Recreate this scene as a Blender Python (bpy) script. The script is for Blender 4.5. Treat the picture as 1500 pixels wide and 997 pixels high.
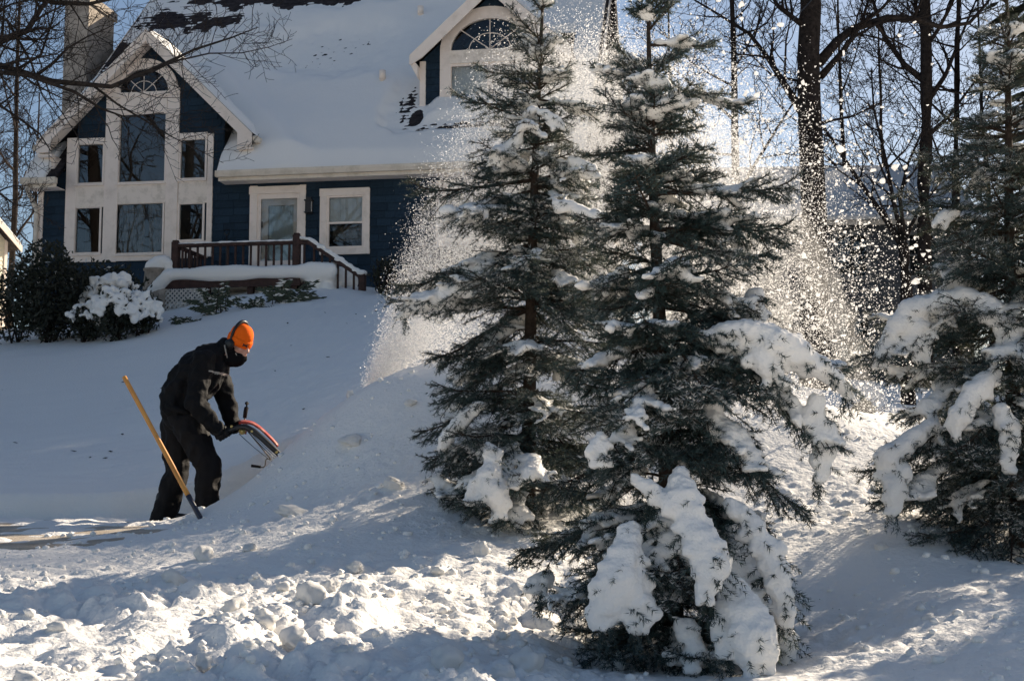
import bpy, bmesh, math, random
import numpy as np
from mathutils import Vector, Matrix, Euler
from mathutils.geometry import tessellate_polygon

scn = bpy.context.scene
for _o in list(bpy.data.objects):
    bpy.data.objects.remove(_o)
COL = scn.collection
R = math.radians

# ------------------------------------------------------------------ camera
FPX, CZ = 2000.0, 1.60                     # focal length in photo pixels, eye height
PITCH = math.atan((700 - 498.5) / FPX)     # the horizon lies at photo row 700
cam_d = bpy.data.cameras.new('camera')
cam = bpy.data.objects.new('camera', cam_d)
COL.objects.link(cam)
cam_d.sensor_width = 36.0
cam_d.lens = 36.0 * FPX / 1500.0
cam_d.clip_start = 0.05
cam_d.clip_end = 2000.0
cam.location = (0, 0, CZ)
cam.rotation_euler = (math.pi / 2 + PITCH, 0, 0)
scn.camera = cam

# ------------------------------------------------------------------ sky, sun, exposure
SUN_AZ, SUN_EL = 40.0, 26.0                # azimuth from +X (right) towards +Y (away)
world = bpy.data.worlds.new('World')
scn.world = world
world.use_nodes = True
_nt = world.node_tree
_sky = _nt.nodes.new('ShaderNodeTexSky')
_sky.sky_type = 'NISHITA'
_sky.sun_disc = False
_sky.sun_elevation = R(SUN_EL)
_sky.sun_rotation = R(90 - SUN_AZ)
_sky.altitude = 50
_sky.air_density = 0.9
_sky.dust_density = 1.0
_sky.ozone_density = 1.0
_bg = _nt.nodes['Background']
_nt.links.new(_sky.outputs[0], _bg.inputs[0])
_bg.inputs[1].default_value = 0.063

sun_d = bpy.data.lights.new('sun', 'SUN')
sun = bpy.data.objects.new('sun', sun_d)
COL.objects.link(sun)
sun_d.energy = 5.0
sun_d.angle = R(0.55)
sun_d.color = (1.0, 0.86, 0.68)
SUNV = Vector((math.cos(R(SUN_EL)) * math.cos(R(SUN_AZ)), math.cos(R(SUN_EL)) * math.sin(R(SUN_AZ)), math.sin(R(SUN_EL))))
sun.rotation_euler = SUNV.to_track_quat('Z', 'Y').to_euler()
sun.location = (30, 20, 30)

scn.view_settings.view_transform = 'Standard'
scn.view_settings.look = 'None'
scn.view_settings.gamma = 1.0
scn.view_settings.use_curve_mapping = False
scn.view_settings.exposure = 0.88
scn.cycles.max_bounces = 8
scn.cycles.diffuse_bounces = 6
scn.cycles.glossy_bounces = 3
scn.cycles.transparent_max_bounces = 12
scn.cycles.transmission_bounces = 4
scn.cycles.caustics_reflective = False
scn.cycles.caustics_refractive = False
scn.cycles.sample_clamp_indirect = 4.0
scn.cycles.use_denoising = True

# ------------------------------------------------------------------ pixel <-> place
_cp, _sp = math.cos(PITCH), math.sin(PITCH)
def ray(px, py):
    u = (px - 750.0) / FPX
    v = (498.5 - py) / FPX
    return Vector((u, _cp - v * _sp, _sp + v * _cp))
def at(px, py, Y):
    d = ray(px, py)
    t = Y / d.y
    return Vector((d.x * t, Y, CZ + d.z * t))
def pix(p):
    d = Vector(p) - Vector((0, 0, CZ))
    fwd = d.y * _cp + d.z * _sp
    up = -d.y * _sp + d.z * _cp
    return 750 + FPX * d.x / fwd, 498.5 - FPX * up / fwd

# ------------------------------------------------------------------ noise (numpy)
_rng = np.random.RandomState(5)
_perm = _rng.permutation(512).astype(np.int64)
_grad = _rng.normal(size=(512, 3)); _grad /= np.linalg.norm(_grad, axis=1)[:, None]
def noise3(p):
    p = np.asarray(p, dtype=np.float64)
    i = np.floor(p).astype(np.int64); f = p - i
    w = f * f * f * (f * (f * 6 - 15) + 10)
    out = np.zeros(len(p))
    for dx in (0, 1):
        for dy in (0, 1):
            for dz in (0, 1):
                h = _perm[(i[:, 0] + dx) & 511]
                h = _perm[(h + i[:, 1] + dy) & 511]
                h = _perm[(h + i[:, 2] + dz) & 511]
                g = _grad[h]
                d = (g[:, 0] * (f[:, 0] - dx) + g[:, 1] * (f[:, 1] - dy) + g[:, 2] * (f[:, 2] - dz))
                out += d * (w[:, 0] if dx else 1 - w[:, 0]) * (w[:, 1] if dy else 1 - w[:, 1]) * (w[:, 2] if dz else 1 - w[:, 2])
    return out * 1.4
_g2 = np.stack([np.cos(np.arange(512) * 2.399), np.sin(np.arange(512) * 2.399)], axis=1).astype(np.float32)
def noise2(x, y, s, seed=0.0):
    x = np.asarray(x, dtype=np.float64); sh = x.shape
    px = x.ravel() / s + seed * 17.31; py = np.asarray(y, dtype=np.float64).ravel() / s + seed * 5.77
    ix = np.floor(px).astype(np.int64); iy = np.floor(py).astype(np.int64)
    fx = (px - ix).astype(np.float32); fy = (py - iy).astype(np.float32)
    wx = fx * fx * fx * (fx * (fx * 6 - 15) + 10); wy = fy * fy * fy * (fy * (fy * 6 - 15) + 10)
    h0 = _perm[ix & 511]; h1 = _perm[(ix + 1) & 511]
    out = None
    res = []
    for h, dx in ((h0, 0), (h1, 1)):
        ga = _g2[_perm[(h + iy) & 511]]; gb = _g2[_perm[(h + iy + 1) & 511]]
        a = ga[:, 0] * (fx - dx) + ga[:, 1] * fy; b = gb[:, 0] * (fx - dx) + gb[:, 1] * (fy - 1)
        res.append(a + (b - a) * wy)
    return ((res[0] + (res[1] - res[0]) * wx) * 1.5).astype(np.float64).reshape(sh)
def sstep(a, b, x):
    t = np.clip((x - a) / (b - a), 0, 1)
    return t * t * (3 - 2 * t)

# ------------------------------------------------------------------ objects
def tag(o, label=None, cat=None, group=None, kind=None):
    if label: o['label'] = label
    if cat: o['category'] = cat
    if group: o['group'] = group
    if kind: o['kind'] = kind
    return o
def empty(name, loc, label=None, cat=None, group=None, rz=0.0):
    o = bpy.data.objects.new(name, None)
    o.empty_display_size = 0.2
    o.location = loc
    o.rotation_euler = (0, 0, rz)
    COL.objects.link(o)
    return tag(o, label, cat, group)
def link(name, me, mat=None, parent=None, world_coords=True):
    """one mesh object; with world_coords the mesh is given in world space"""
    o = bpy.data.objects.new(name, me)
    COL.objects.link(o)
    if mat is not None and len(me.materials) == 0:
        me.materials.append(mat)
    if parent is not None:
        o.parent = parent
        if world_coords:
            if parent.type == 'EMPTY':
                o.matrix_parent_inverse = Matrix.LocRotScale(parent.location, parent.rotation_euler, None).inverted()
    return o
def np_mesh(name, v, f, smooth=False, attrs=None):
    v = np.asarray(v, dtype=np.float32); f = np.asarray(f, dtype=np.int32)
    me = bpy.data.meshes.new(name)
    n = f.shape[1]
    me.vertices.add(len(v)); me.vertices.foreach_set('co', v.ravel())
    me.loops.add(f.size); me.loops.foreach_set('vertex_index', f.ravel())
    me.polygons.add(len(f)); me.polygons.foreach_set('loop_start', np.arange(0, f.size, n, dtype=np.int32))
    if smooth:
        me.polygons.foreach_set('use_smooth', np.ones(len(f), dtype=bool))
    for k, a in (attrs or {}).items():
        at_ = me.attributes.new(k, 'FLOAT', 'POINT')
        at_.data.foreach_set('value', np.asarray(a, dtype=np.float32))
    me.update(calc_edges=True)
    return me
class MB:
    """collects shapes for one mesh"""
    def __init__(s): s.v = []; s.f = []
    def add(s, v, f):
        b = len(s.v); s.v += [tuple(q) for q in v]; s.f += [tuple(b + i for i in q) for q in f]; return s
    def box(s, x0, x1, y0, y1, z0, z1, M=None):
        v = [Vector((x, y, z)) for z in (z0, z1) for y in (y0, y1) for x in (x0, x1)]
        if M is not None: v = [M @ q for q in v]
        return s.add(v, [(0, 2, 3, 1), (4, 5, 7, 6), (0, 1, 5, 4), (2, 6, 7, 3), (0, 4, 6, 2), (1, 3, 7, 5)])
    def prism(s, poly, fn, a, b):
        """poly: 2D loop; fn(x, z, d) -> 3D; extruded between d = a and d = b"""
        n = len(poly)
        v = [fn(p[0], p[1], a) for p in poly] + [fn(p[0], p[1], b) for p in poly]
        return s.add(v, [tuple(range(n)), tuple(range(2 * n - 1, n - 1, -1))] + [(i, i + n, (i + 1) % n + n, (i + 1) % n) for i in range(n)])
    def ring(s, inner, outer, fn, a, b, closed=False):
        """strip between two equally long 2D polylines, extruded"""
        n = len(inner); v = []
        for d in (a, b):
            v += [fn(p[0], p[1], d) for p in inner] + [fn(p[0], p[1], d) for p in outer]
        f = []
        for i in range(n if closed else n - 1):
            j = (i + 1) % n
            f += [(i, j, n + j, n + i), (2 * n + i, 3 * n + i, 3 * n + j, 2 * n + j), (i, 2 * n + i, 2 * n + j, j), (n + i, n + j, 3 * n + j, 3 * n + i)]
        if not closed:
            f += [(0, n, 3 * n, 2 * n), (n - 1, 3 * n - 1, 4 * n - 1, 2 * n - 1)]
        return s.add(v, f)
    def tube(s, pts, rad, n=6, cap=True, flat=1.0):
        pts = [Vector(p) for p in pts]
        if not hasattr(rad, '__len__'): rad = [rad] * len(pts)
        v = []; f = []
        up = Vector((0, 0, 1))
        for i, p in enumerate(pts):
            t = (pts[min(i + 1, len(pts) - 1)] - pts[max(i - 1, 0)])
            if t.length < 1e-9: t = Vector((0, 0, 1))
            t.normalize()
            a = t.cross(up)
            if a.length < 0.05: a = t.cross(Vector((0, 1, 0)))
            a.normalize(); b = a.cross(t)
            for k in range(n):
                c = 2 * math.pi * k / n
                v.append(p + (a * math.cos(c) + b * math.sin(c) * flat) * rad[i])
        for i in range(len(pts) - 1):
            for k in range(n):
                f.append((i * n + k, i * n + (k + 1) % n, (i + 1) * n + (k + 1) % n, (i + 1) * n + k))
        if cap:
            f.append(tuple(range(n))[::-1]); f.append(tuple(range((len(pts) - 1) * n, len(pts) * n)))
        return s.add(v, f)
    def lathe(s, prof, n, M):
        v = []; f = []
        for (r, z) in prof:
            for k in range(n):
                c = 2 * math.pi * k / n
                v.append(M @ Vector((r * math.cos(c), r * math.sin(c), z)))
        for i in range(len(prof) - 1):
            for k in range(n):
                f.append((i * n + k, i * n + (k + 1) % n, (i + 1) * n + (k + 1) % n, (i + 1) * n + k))
        f.append(tuple(range(n))[::-1]); f.append(tuple(range((len(prof) - 1) * n, len(prof) * n)))
        return s.add(v, f)
    def mesh(s, name, smooth=False):
        me = bpy.data.meshes.new(name)
        me.from_pydata(s.v, [], s.f)
        if smooth:
            me.polygons.foreach_set('use_smooth', np.ones(len(me.polygons), dtype=bool))
        me.update()
        return me
    def build(s, name, mat, parent=None, smooth=False, world_coords=True, bevel=0.0):
        me = s.mesh(name, smooth)
        if bevel:
            bm = bmesh.new(); bm.from_mesh(me)
            bmesh.ops.recalc_face_normals(bm, faces=bm.faces)
            bmesh.ops.bevel(bm, geom=[e for e in bm.edges if len(e.link_faces) == 2 and e.calc_face_angle(0) > 0.5], offset=bevel, segments=1, affect='EDGES')
            bm.to_mesh(me); bm.free()
        return link(name, me, mat, parent, world_coords)

# icosphere template for unions
def _ico(sub):
    bm = bmesh.new(); bmesh.ops.create_icosphere(bm, subdivisions=sub, radius=1.0)
    v = np.array([q.co[:] for q in bm.verts]); f = np.array([[q.index for q in t.verts] for t in bm.faces])
    bm.free(); return v, f
ICO1, ICO2, ICO3 = _ico(1), _ico(2), _ico(3)
class Blobs:
    """a heap of ellipsoids and capsules that is voxel-remeshed into one skin"""
    def __init__(s, ico=ICO2): s.v = []; s.f = []; s.n = 0; s.ico = ico
    def ell(s, c, r, rot=None):
        v = s.ico[0] * np.asarray(r if hasattr(r, '__len__') else (r, r, r), dtype=float)
        if rot is not None: v = v @ np.array(rot).T
        s.v.append(v + np.array(c, dtype=float)); s.f.append(s.ico[1] + s.n); s.n += len(v); return s
    def cap(s, a, b, ra, rb, sy=1.0, step=0.4):
        a = Vector(a); b = Vector(b); n = max(2, int((b - a).length / (min(ra, rb) * step)) + 1)
        for i in range(n + 1):
            t = i / n; r = ra + (rb - ra) * t
            s.ell(a.lerp(b, t), (r, r * sy, r))
        return s
    def chain(s, pts, rad, sy=1.0):
        for i in range(len(pts) - 1): s.cap(pts[i], pts[i + 1], rad[i], rad[i + 1], sy)
        return s
    def remesh(s, voxel, smooth=3, fac=0.5):
        me = np_mesh('tmp', np.concatenate(s.v), np.concatenate(s.f))
        o = bpy.data.objects.new('tmp', me); COL.objects.link(o)
        m = o.modifiers.new('r', 'REMESH'); m.mode = 'VOXEL'; m.voxel_size = voxel
        if smooth:
            m = o.modifiers.new('s', 'SMOOTH'); m.iterations = smooth; m.factor = fac
        dg = bpy.context.evaluated_depsgraph_get()
        ev = o.evaluated_get(dg); em = ev.to_mesh()
        v = np.empty(len(em.vertices) * 3, dtype=np.float32); em.vertices.foreach_get('co', v)
        nm = np.empty(len(em.vertices) * 3, dtype=np.float32); em.vertices.foreach_get('normal', nm)
        f = np.empty(len(em.loops), dtype=np.int32); em.loops.foreach_get('vertex_index', f)
        ev.to_mesh_clear()
        bpy.data.objects.remove(o); bpy.data.meshes.remove(me)
        return v.reshape(-1, 3).astype(float), f.reshape(-1, 4), nm.reshape(-1, 3).astype(float)
def islands(v, f):
    """label of the connected piece each vertex belongs to"""
    lab = np.arange(len(v))
    while True:
        m = lab[f].min(axis=1)
        new = lab.copy()
        np.minimum.at(new, f.ravel(), np.repeat(m, f.shape[1]))
        new = new[new]
        if (new == lab).all(): return lab
        lab = new

# ------------------------------------------------------------------ materials
def mat(name, col, rough=0.6, spec=0.3, metal=0.0, var=0.0, vscale=8.0, bump=0.0, bscale=60.0, objvar=0.0, col2=None, fac=None, coord='Object'):
    m = bpy.data.materials.new(name); m.use_nodes = True
    nt = m.node_tree; b = nt.nodes['Principled BSDF']
    b.inputs['Base Color'].default_value = (*col, 1)
    b.inputs['Roughness'].default_value = rough
    b.inputs['Metallic'].default_value = metal
    b.inputs['Specular IOR Level'].default_value = spec
    tc = nt.nodes.new('ShaderNodeTexCoord')
    last = None
    if var or col2:
        n = nt.nodes.new('ShaderNodeTexNoise'); n.inputs['Scale'].default_value = vscale; n.inputs['Detail'].default_value = 6; n.inputs['Roughness'].default_value = 0.65
        nt.links.new(tc.outputs[coord], n.inputs['Vector'])
        r = nt.nodes.new('ShaderNodeValToRGB')
        lo = col2 if col2 else tuple(c * (1 - var) for c in col)
        hi = col if col2 else tuple(min(1, c * (1 + var)) for c in col)
        r.color_ramp.elements[0].position = 0.35 if fac is None else fac[0]; r.color_ramp.elements[1].position = 0.65 if fac is None else fac[1]
        r.color_ramp.elements[0].color = (*lo, 1); r.color_ramp.elements[1].color = (*hi, 1)
        nt.links.new(n.outputs['Fac'], r.inputs['Fac'])
        last = r.outputs['Color']
    if objvar:
        oi = nt.nodes.new('ShaderNodeObjectInfo')
        mr = nt.nodes.new('ShaderNodeMapRange'); mr.inputs[3].default_value = 1 - objvar; mr.inputs[4].default_value = 1 + objvar
        nt.links.new(oi.outputs['Random'], mr.inputs[0])
        mx = nt.nodes.new('ShaderNodeMix'); mx.data_type = 'RGBA'; mx.blend_type = 'MULTIPLY'; mx.inputs[0].default_value = 1.0
        if last is not None: nt.links.new(last, mx.inputs[6])
        else: mx.inputs[6].default_value = (*col, 1)
        nt.links.new(mr.outputs[0], mx.inputs[7])
        last = mx.outputs[2]
    if last is not None: nt.links.new(last, b.inputs['Base Color'])
    if bump:
        n2 = nt.nodes.new('ShaderNodeTexNoise'); n2.inputs['Scale'].default_value = bscale; n2.inputs['Detail'].default_value = 5
        nt.links.new(tc.outputs[coord], n2.inputs['Vector'])
        bp = nt.nodes.new('ShaderNodeBump'); bp.inputs['Strength'].default_value = bump; bp.inputs['Distance'].default_value = 0.02
        nt.links.new(n2.outputs['Fac'], bp.inputs['Height']); nt.links.new(bp.outputs['Normal'], b.inputs['Normal'])
    return m
M = {}
def add_translucent(m, amount, col):
    nt = m.node_tree; b = nt.nodes['Principled BSDF']; out = nt.nodes['Material Output']
    t = nt.nodes.new('ShaderNodeBsdfTranslucent'); t.inputs[0].default_value = (*col, 1)
    mx = nt.nodes.new('ShaderNodeMixShader'); mx.inputs[0].default_value = amount
    nt.links.new(b.outputs[0], mx.inputs[1]); nt.links.new(t.outputs[0], mx.inputs[2]); nt.links.new(mx.outputs[0], out.inputs[0])
    return m
SNOWC = (0.88, 0.86, 0.825)
M['snow'] = mat('snow_ground', SNOWC, 0.75, 0.15, bump=0.55, bscale=38, coord='Object')
M['snow_roof'] = mat('snow_roof', SNOWC, 0.8, 0.15, bump=0.25, bscale=14)
M['snow_load'] = mat('snow_load', SNOWC, 0.8, 0.15, bump=0.5, bscale=48)
M['spray'] = add_translucent(mat('airborne_snow', (0.95, 0.95, 0.95), 0.6, 0.3), 0.55, (0.97, 0.96, 0.95))
def add_clear(m, amount):
    """ice grains let part of the light straight through"""
    nt = m.node_tree; out = nt.nodes['Material Output']; src = out.inputs[0].links[0].from_socket
    t = nt.nodes.new('ShaderNodeBsdfTransparent'); mx = nt.nodes.new('ShaderNodeMixShader'); mx.inputs[0].default_value = amount
    nt.links.new(src, mx.inputs[1]); nt.links.new(t.outputs[0], mx.inputs[2]); nt.links.new(mx.outputs[0], out.inputs[0])
add_clear(M['spray'], 0.22)
M['asphalt'] = mat('driveway_asphalt', (0.58, 0.52, 0.44), 0.85, 0.2, col2=(0.38, 0.31, 0.24), vscale=3.0, bump=0.5, bscale=90)
M['shake'] = mat('blue_shake', (0.017, 0.034, 0.054), 0.75, 0.15, var=0.22, vscale=5, objvar=0.22, bump=0.25, bscale=40)
M['shake2'] = mat('weathered_shake', (0.30, 0.26, 0.22), 0.85, 0.1, var=0.5, vscale=6, bump=0.3, bscale=40)
M['trim'] = mat('cream_trim_paint', (0.86, 0.75, 0.66), 0.6, 0.25, col2=(0.72, 0.62, 0.53), vscale=4.0, fac=(0.28, 0.5), bump=0.08, bscale=30)
M['trim_dirty'] = mat('stained_trim_paint', (0.84, 0.74, 0.64), 0.65, 0.25, col2=(0.62, 0.54, 0.45), vscale=5.0, fac=(0.30, 0.52))
M['gutter'] = mat('gutter_paint', (0.76, 0.67, 0.56), 0.5, 0.35, col2=(0.55, 0.48, 0.38), vscale=3.0, fac=(0.3, 0.55))
M['shingle'] = mat('roof_shingle', (0.035, 0.03, 0.032), 0.9, 0.1, var=0.5, vscale=7, bump=0.4, bscale=60)
M['rail'] = mat('dark_red_brown_wood', (0.045, 0.022, 0.018), 0.6, 0.3, var=0.4, vscale=9, bump=0.15, bscale=50)
M['lattice'] = mat('grey_lattice', (0.55, 0.52, 0.48), 0.7, 0.2, var=0.2)
M['stucco'] = mat('chimney_stucco', (0.33, 0.29, 0.25), 0.9, 0.1, var=0.28, vscale=6, bump=0.4, bscale=40)
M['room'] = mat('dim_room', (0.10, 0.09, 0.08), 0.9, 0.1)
M['curtain'] = mat('sheer_curtain', (0.42, 0.40, 0.37), 0.9, 0.1, var=0.12)
M['blind'] = mat('window_blind', (0.80, 0.79, 0.76), 0.9, 0.1)
M['drape'] = mat('dark_drape', (0.16, 0.14, 0.12), 0.9, 0.1, var=0.3)
M['iron'] = mat('black_metal', (0.02, 0.02, 0.022), 0.45, 0.4)
M['bark'] = mat('dark_bark', (0.024, 0.019, 0.017), 0.9, 0.1, var=0.5, vscale=12, bump=0.8, bscale=30)
M['bark_l'] = mat('grey_brown_bark', (0.046, 0.036, 0.030), 0.85, 0.15, var=0.4, vscale=10, bump=0.6, bscale=40)
M['sbark'] = mat('spruce_bark', (0.045, 0.033, 0.026), 0.9, 0.1, var=0.4, vscale=30)
def glass():
    m = bpy.data.materials.new('window_glass'); m.use_nodes = True
    nt = m.node_tree; nt.nodes.clear()
    o = nt.nodes.new('ShaderNodeOutputMaterial'); t = nt.nodes.new('ShaderNodeBsdfTransparent'); g = nt.nodes.new('ShaderNodeBsdfGlossy')
    t.inputs[0].default_value = (0.90, 0.92, 0.92, 1); g.inputs['Roughness'].default_value = 0.01; g.inputs[0].default_value = (0.95, 0.97, 1, 1)
    fr = nt.nodes.new('ShaderNodeFresnel'); fr.inputs[0].default_value = 1.5
    mx = nt.nodes.new('ShaderNodeMixShader')
    nt.links.new(fr.outputs[0], mx.inputs[0]); nt.links.new(t.outputs[0], mx.inputs[1]); nt.links.new(g.outputs[0], mx.inputs[2]); nt.links.new(mx.outputs[0], o.inputs[0])
    return m
M['glass'] = glass()
def needle_mat(name, c1, c2):
    m = mat(name, c1, 0.55, 0.25, col2=c2, vscale=2.2, fac=(0.38, 0.62))
    nt = m.node_tree; b = nt.nodes['Principled BSDF']
    src = b.inputs['Base Color'].links[0].from_socket
    a = nt.nodes.new('ShaderNodeAttribute'); a.attribute_name = 'frost'
    mx = nt.nodes.new('ShaderNodeMix'); mx.data_type = 'RGBA'; mx.inputs[7].default_value = (*SNOWC, 1)
    nt.links.new(a.outputs['Fac'], mx.inputs[0]); nt.links.new(src, mx.inputs[6]); nt.links.new(mx.outputs[2], b.inputs['Base Color'])
    return add_translucent(m, 0.10, (0.15, 0.15, 0.07))
M['needle'] = needle_mat('spruce_needles', (0.042, 0.074, 0.077), (0.024, 0.042, 0.040))
M['leaf'] = needle_mat('evergreen_leaves', (0.030, 0.036, 0.026), (0.020, 0.022, 0.018))
M['yew'] = needle_mat('yew_needles', (0.055, 0.075, 0.05), (0.035, 0.048, 0.035))

# ------------------------------------------------------------------ snow-covered ground
DRIVE_Z = at(200, 763, 12.0).z             # the cleared driveway, nearly level
_ctrl = [  # (photo x, photo y, distance)
    (-500, 1400, 2.4), (300, 1400, 2.4), (900, 1400, 2.4), (1900, 1400, 2.4),
    (-200, 1060, 4.4), (250, 1060, 4.4), (750, 1060, 4.4), (1250, 1060, 4.4), (1700, 1060, 4.4),
    (0, 985, 5.4), (180, 985, 5.4), (400, 965, 5.6), (620, 985, 5.4), (850, 1005, 5.5), (1050, 1010, 5.5), (1250, 1000, 5.5), (1500, 985, 5.4), (1800, 980, 5.4),
    (0, 905, 6.5), (150, 900, 6.5), (370, 878, 6.6), (560, 905, 6.5), (750, 925, 6.6), (980, 962, 6.5), (1200, 930, 6.6), (1400, 880, 6.6), (1600, 880, 6.6),
    (0, 850, 7.6), (200, 850, 7.6), (400, 838, 7.6), (600, 830, 7.7), (800, 830, 7.8), (1000, 850, 7.6), (1200, 830, 7.7), (1320, 785, 7.8), (1450, 815, 7.7), (1700, 830, 7.6),
    (0, 812, 8.8), (200, 808, 8.8), (400, 772, 8.9), (600, 742, 9.0), (760, 752, 9.0), (900, 760, 9.0), (1100, 740, 9.1), (1250, 720, 9.1), (1450, 735, 9.1), (1700, 760, 9.0),
    (-300, 785, 10.0), (0, 786, 10.0), (200, 782, 9.9), (330, 757, 9.9), (470, 708, 10.0), (600, 652, 10.0), (700, 632, 10.1), (850, 640, 10.1), (1000, 650, 10.1), (1150, 650, 10.1), (1280, 655, 10.1), (1500, 670, 10.1), (1800, 700, 10.1),
    (-300, 772, 10.7), (0, 772, 10.7), (200, 768, 10.6), (290, 765, 10.6), (340, 736, 10.7), (400, 690, 10.8), (460, 632, 10.8), (520, 580, 10.8), (600, 551, 10.8), (690, 540, 10.8), (800, 550, 10.8), (950, 570, 10.8), (1100, 590, 10.8), (1220, 603, 10.8), (1340, 625, 10.8), (1500, 640, 10.8), (1800, 680, 10.8),
    (-300, 724, 12.4), (0, 722, 12.4), (200, 716, 12.4), (330, 690, 12.4), (400, 655, 12.5), (470, 622, 12.6), (560, 588, 12.7), (700, 570, 12.7), (950, 585, 12.7), (1250, 622, 12.7), (1600, 650, 12.7),
    (-300, 690, 15), (0, 676, 15), (300, 645, 15), (560, 548, 15), (800, 545, 15), (1250, 615, 15), (1700, 640, 15),
    (-300, 620, 20), (0, 598, 20), (300, 556, 20), (560, 490, 20), (800, 500, 20), (1250, 592, 20), (1700, 620, 20),
    (-300, 540, 26), (0, 506, 26), (100, 500, 26), (230, 478, 26.3), (300, 463, 26.5), (430, 443, 26.5), (560, 437, 26.5), (800, 450, 26.5), (1050, 540, 26), (1250, 565, 26), (1700, 600, 26),
    (245, 462, 28.0), (330, 440, 28.0), (430, 424, 28.0), (520, 424, 28.2), (600, 432, 28.2),
    (-300, 510, 33), (0, 490, 33), (250, 440, 33), (560, 425, 33), (800, 440, 33), (1100, 540, 33), (1300, 560, 33), (1800, 590, 33),
    (-600, 520, 48), (0, 500, 48), (560, 450, 48), (1000, 540, 48), (1400, 575, 48), (2100, 600, 48)]
_cp3 = np.array([at(*c)[:] for c in _ctrl])
def _U(r2):
    return np.where(r2 > 1e-12, 0.5 * r2 * np.log(np.maximum(r2, 1e-12)), 0)
# distances are compressed so that near detail and the far hill weigh alike
def _warp(x, y): return np.stack([x / (0.35 * np.maximum(y, 2.0) + 1.0) * 4.0, 9.0 * np.log(np.maximum(y, 2.0))], axis=-1)
_cw = _warp(_cp3[:, 0], _cp3[:, 1])
_n = len(_cw)
_K = _U(((_cw[:, None] - _cw[None]) ** 2).sum(-1)) + 0.02 * np.eye(_n)
_P = np.concatenate([np.ones((_n, 1)), _cw], axis=1)
_A = np.block([[_K, _P], [_P.T, np.zeros((3, 3))]])
_sol = np.linalg.solve(_A, np.concatenate([_cp3[:, 2], np.zeros(3)]))
def _tps_exact(q):
    out = np.empty(len(q))
    for i in range(0, len(q), 20000):
        c = q[i:i + 20000]
        out[i:i + 20000] = _U(((c[:, None] - _cw[None]) ** 2).sum(-1)) @ _sol[:_n] + _sol[_n] + c @ _sol[_n + 1:]
    return out
# table of the smooth hill in warped coordinates, read back bicubically
_wa, _wb, _ha, _hb, _NW, _NH = -9.0, 9.0, 6.0, 38.0, 150, 190
_tw, _th = np.meshgrid(np.linspace(_wa, _wb, _NW), np.linspace(_ha, _hb, _NH))
_tab = _tps_exact(np.stack([_tw.ravel(), _th.ravel()], axis=1)).reshape(_NH, _NW)
def _cr(t):
    return [-0.5 * t + t * t - 0.5 * t ** 3, 1 - 2.5 * t * t + 1.5 * t ** 3, 0.5 * t + 2 * t * t - 1.5 * t ** 3, -0.5 * t * t + 0.5 * t ** 3]
def _tps(x, y):
    q = _warp(x, y)
    u = np.clip((q[:, 0] - _wa) / (_wb - _wa) * (_NW - 1), 1, _NW - 3.001); v = np.clip((q[:, 1] - _ha) / (_hb - _ha) * (_NH - 1), 1, _NH - 3.001)
    i = u.astype(int); j = v.astype(int); cu = _cr(u - i); cv = _cr(v - j)
    out = np.zeros(len(u))
    for b in range(4):
        row = np.zeros(len(u))
        for a in range(4): row += cu[a] * _tab[j + b - 1, i + a - 1]
        out += cv[b] * row
    return out
def drive_mask(x, y):
    """1 where the snow has been cleared down to the driveway"""
    wob = 0.05 * noise2(x, y, 0.5, 3)
    far = np.interp(x, [-9, -3, -1.9, -1.0, -0.5], [12.35, 12.38, 12.42, 12.5, 12.3]) + wob
    near = np.interp(x, [-9, -4, -3.0, -2.3, -1.8, -0.5], [10.35, 10.45, 10.6, 10.95, 11.15, 11.35]) + wob
    m = sstep(0, 1, (far - y) / 0.10) * sstep(0, 1, (y - near) / np.where(x < -2.2, 0.45, 0.30))
    return m * (1 - sstep(-0.75, -0.55, x))
def apron_mask(x, y):
    """the half-cleared lower end of the driveway"""
    return (1 - sstep(-3.0 + 0.35 * (y - 9.6), -2.5 + 0.35 * (y - 9.6), x)) * sstep(8.9, 9.6, y) * (1 - sstep(10.55, 10.8, y))
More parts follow.
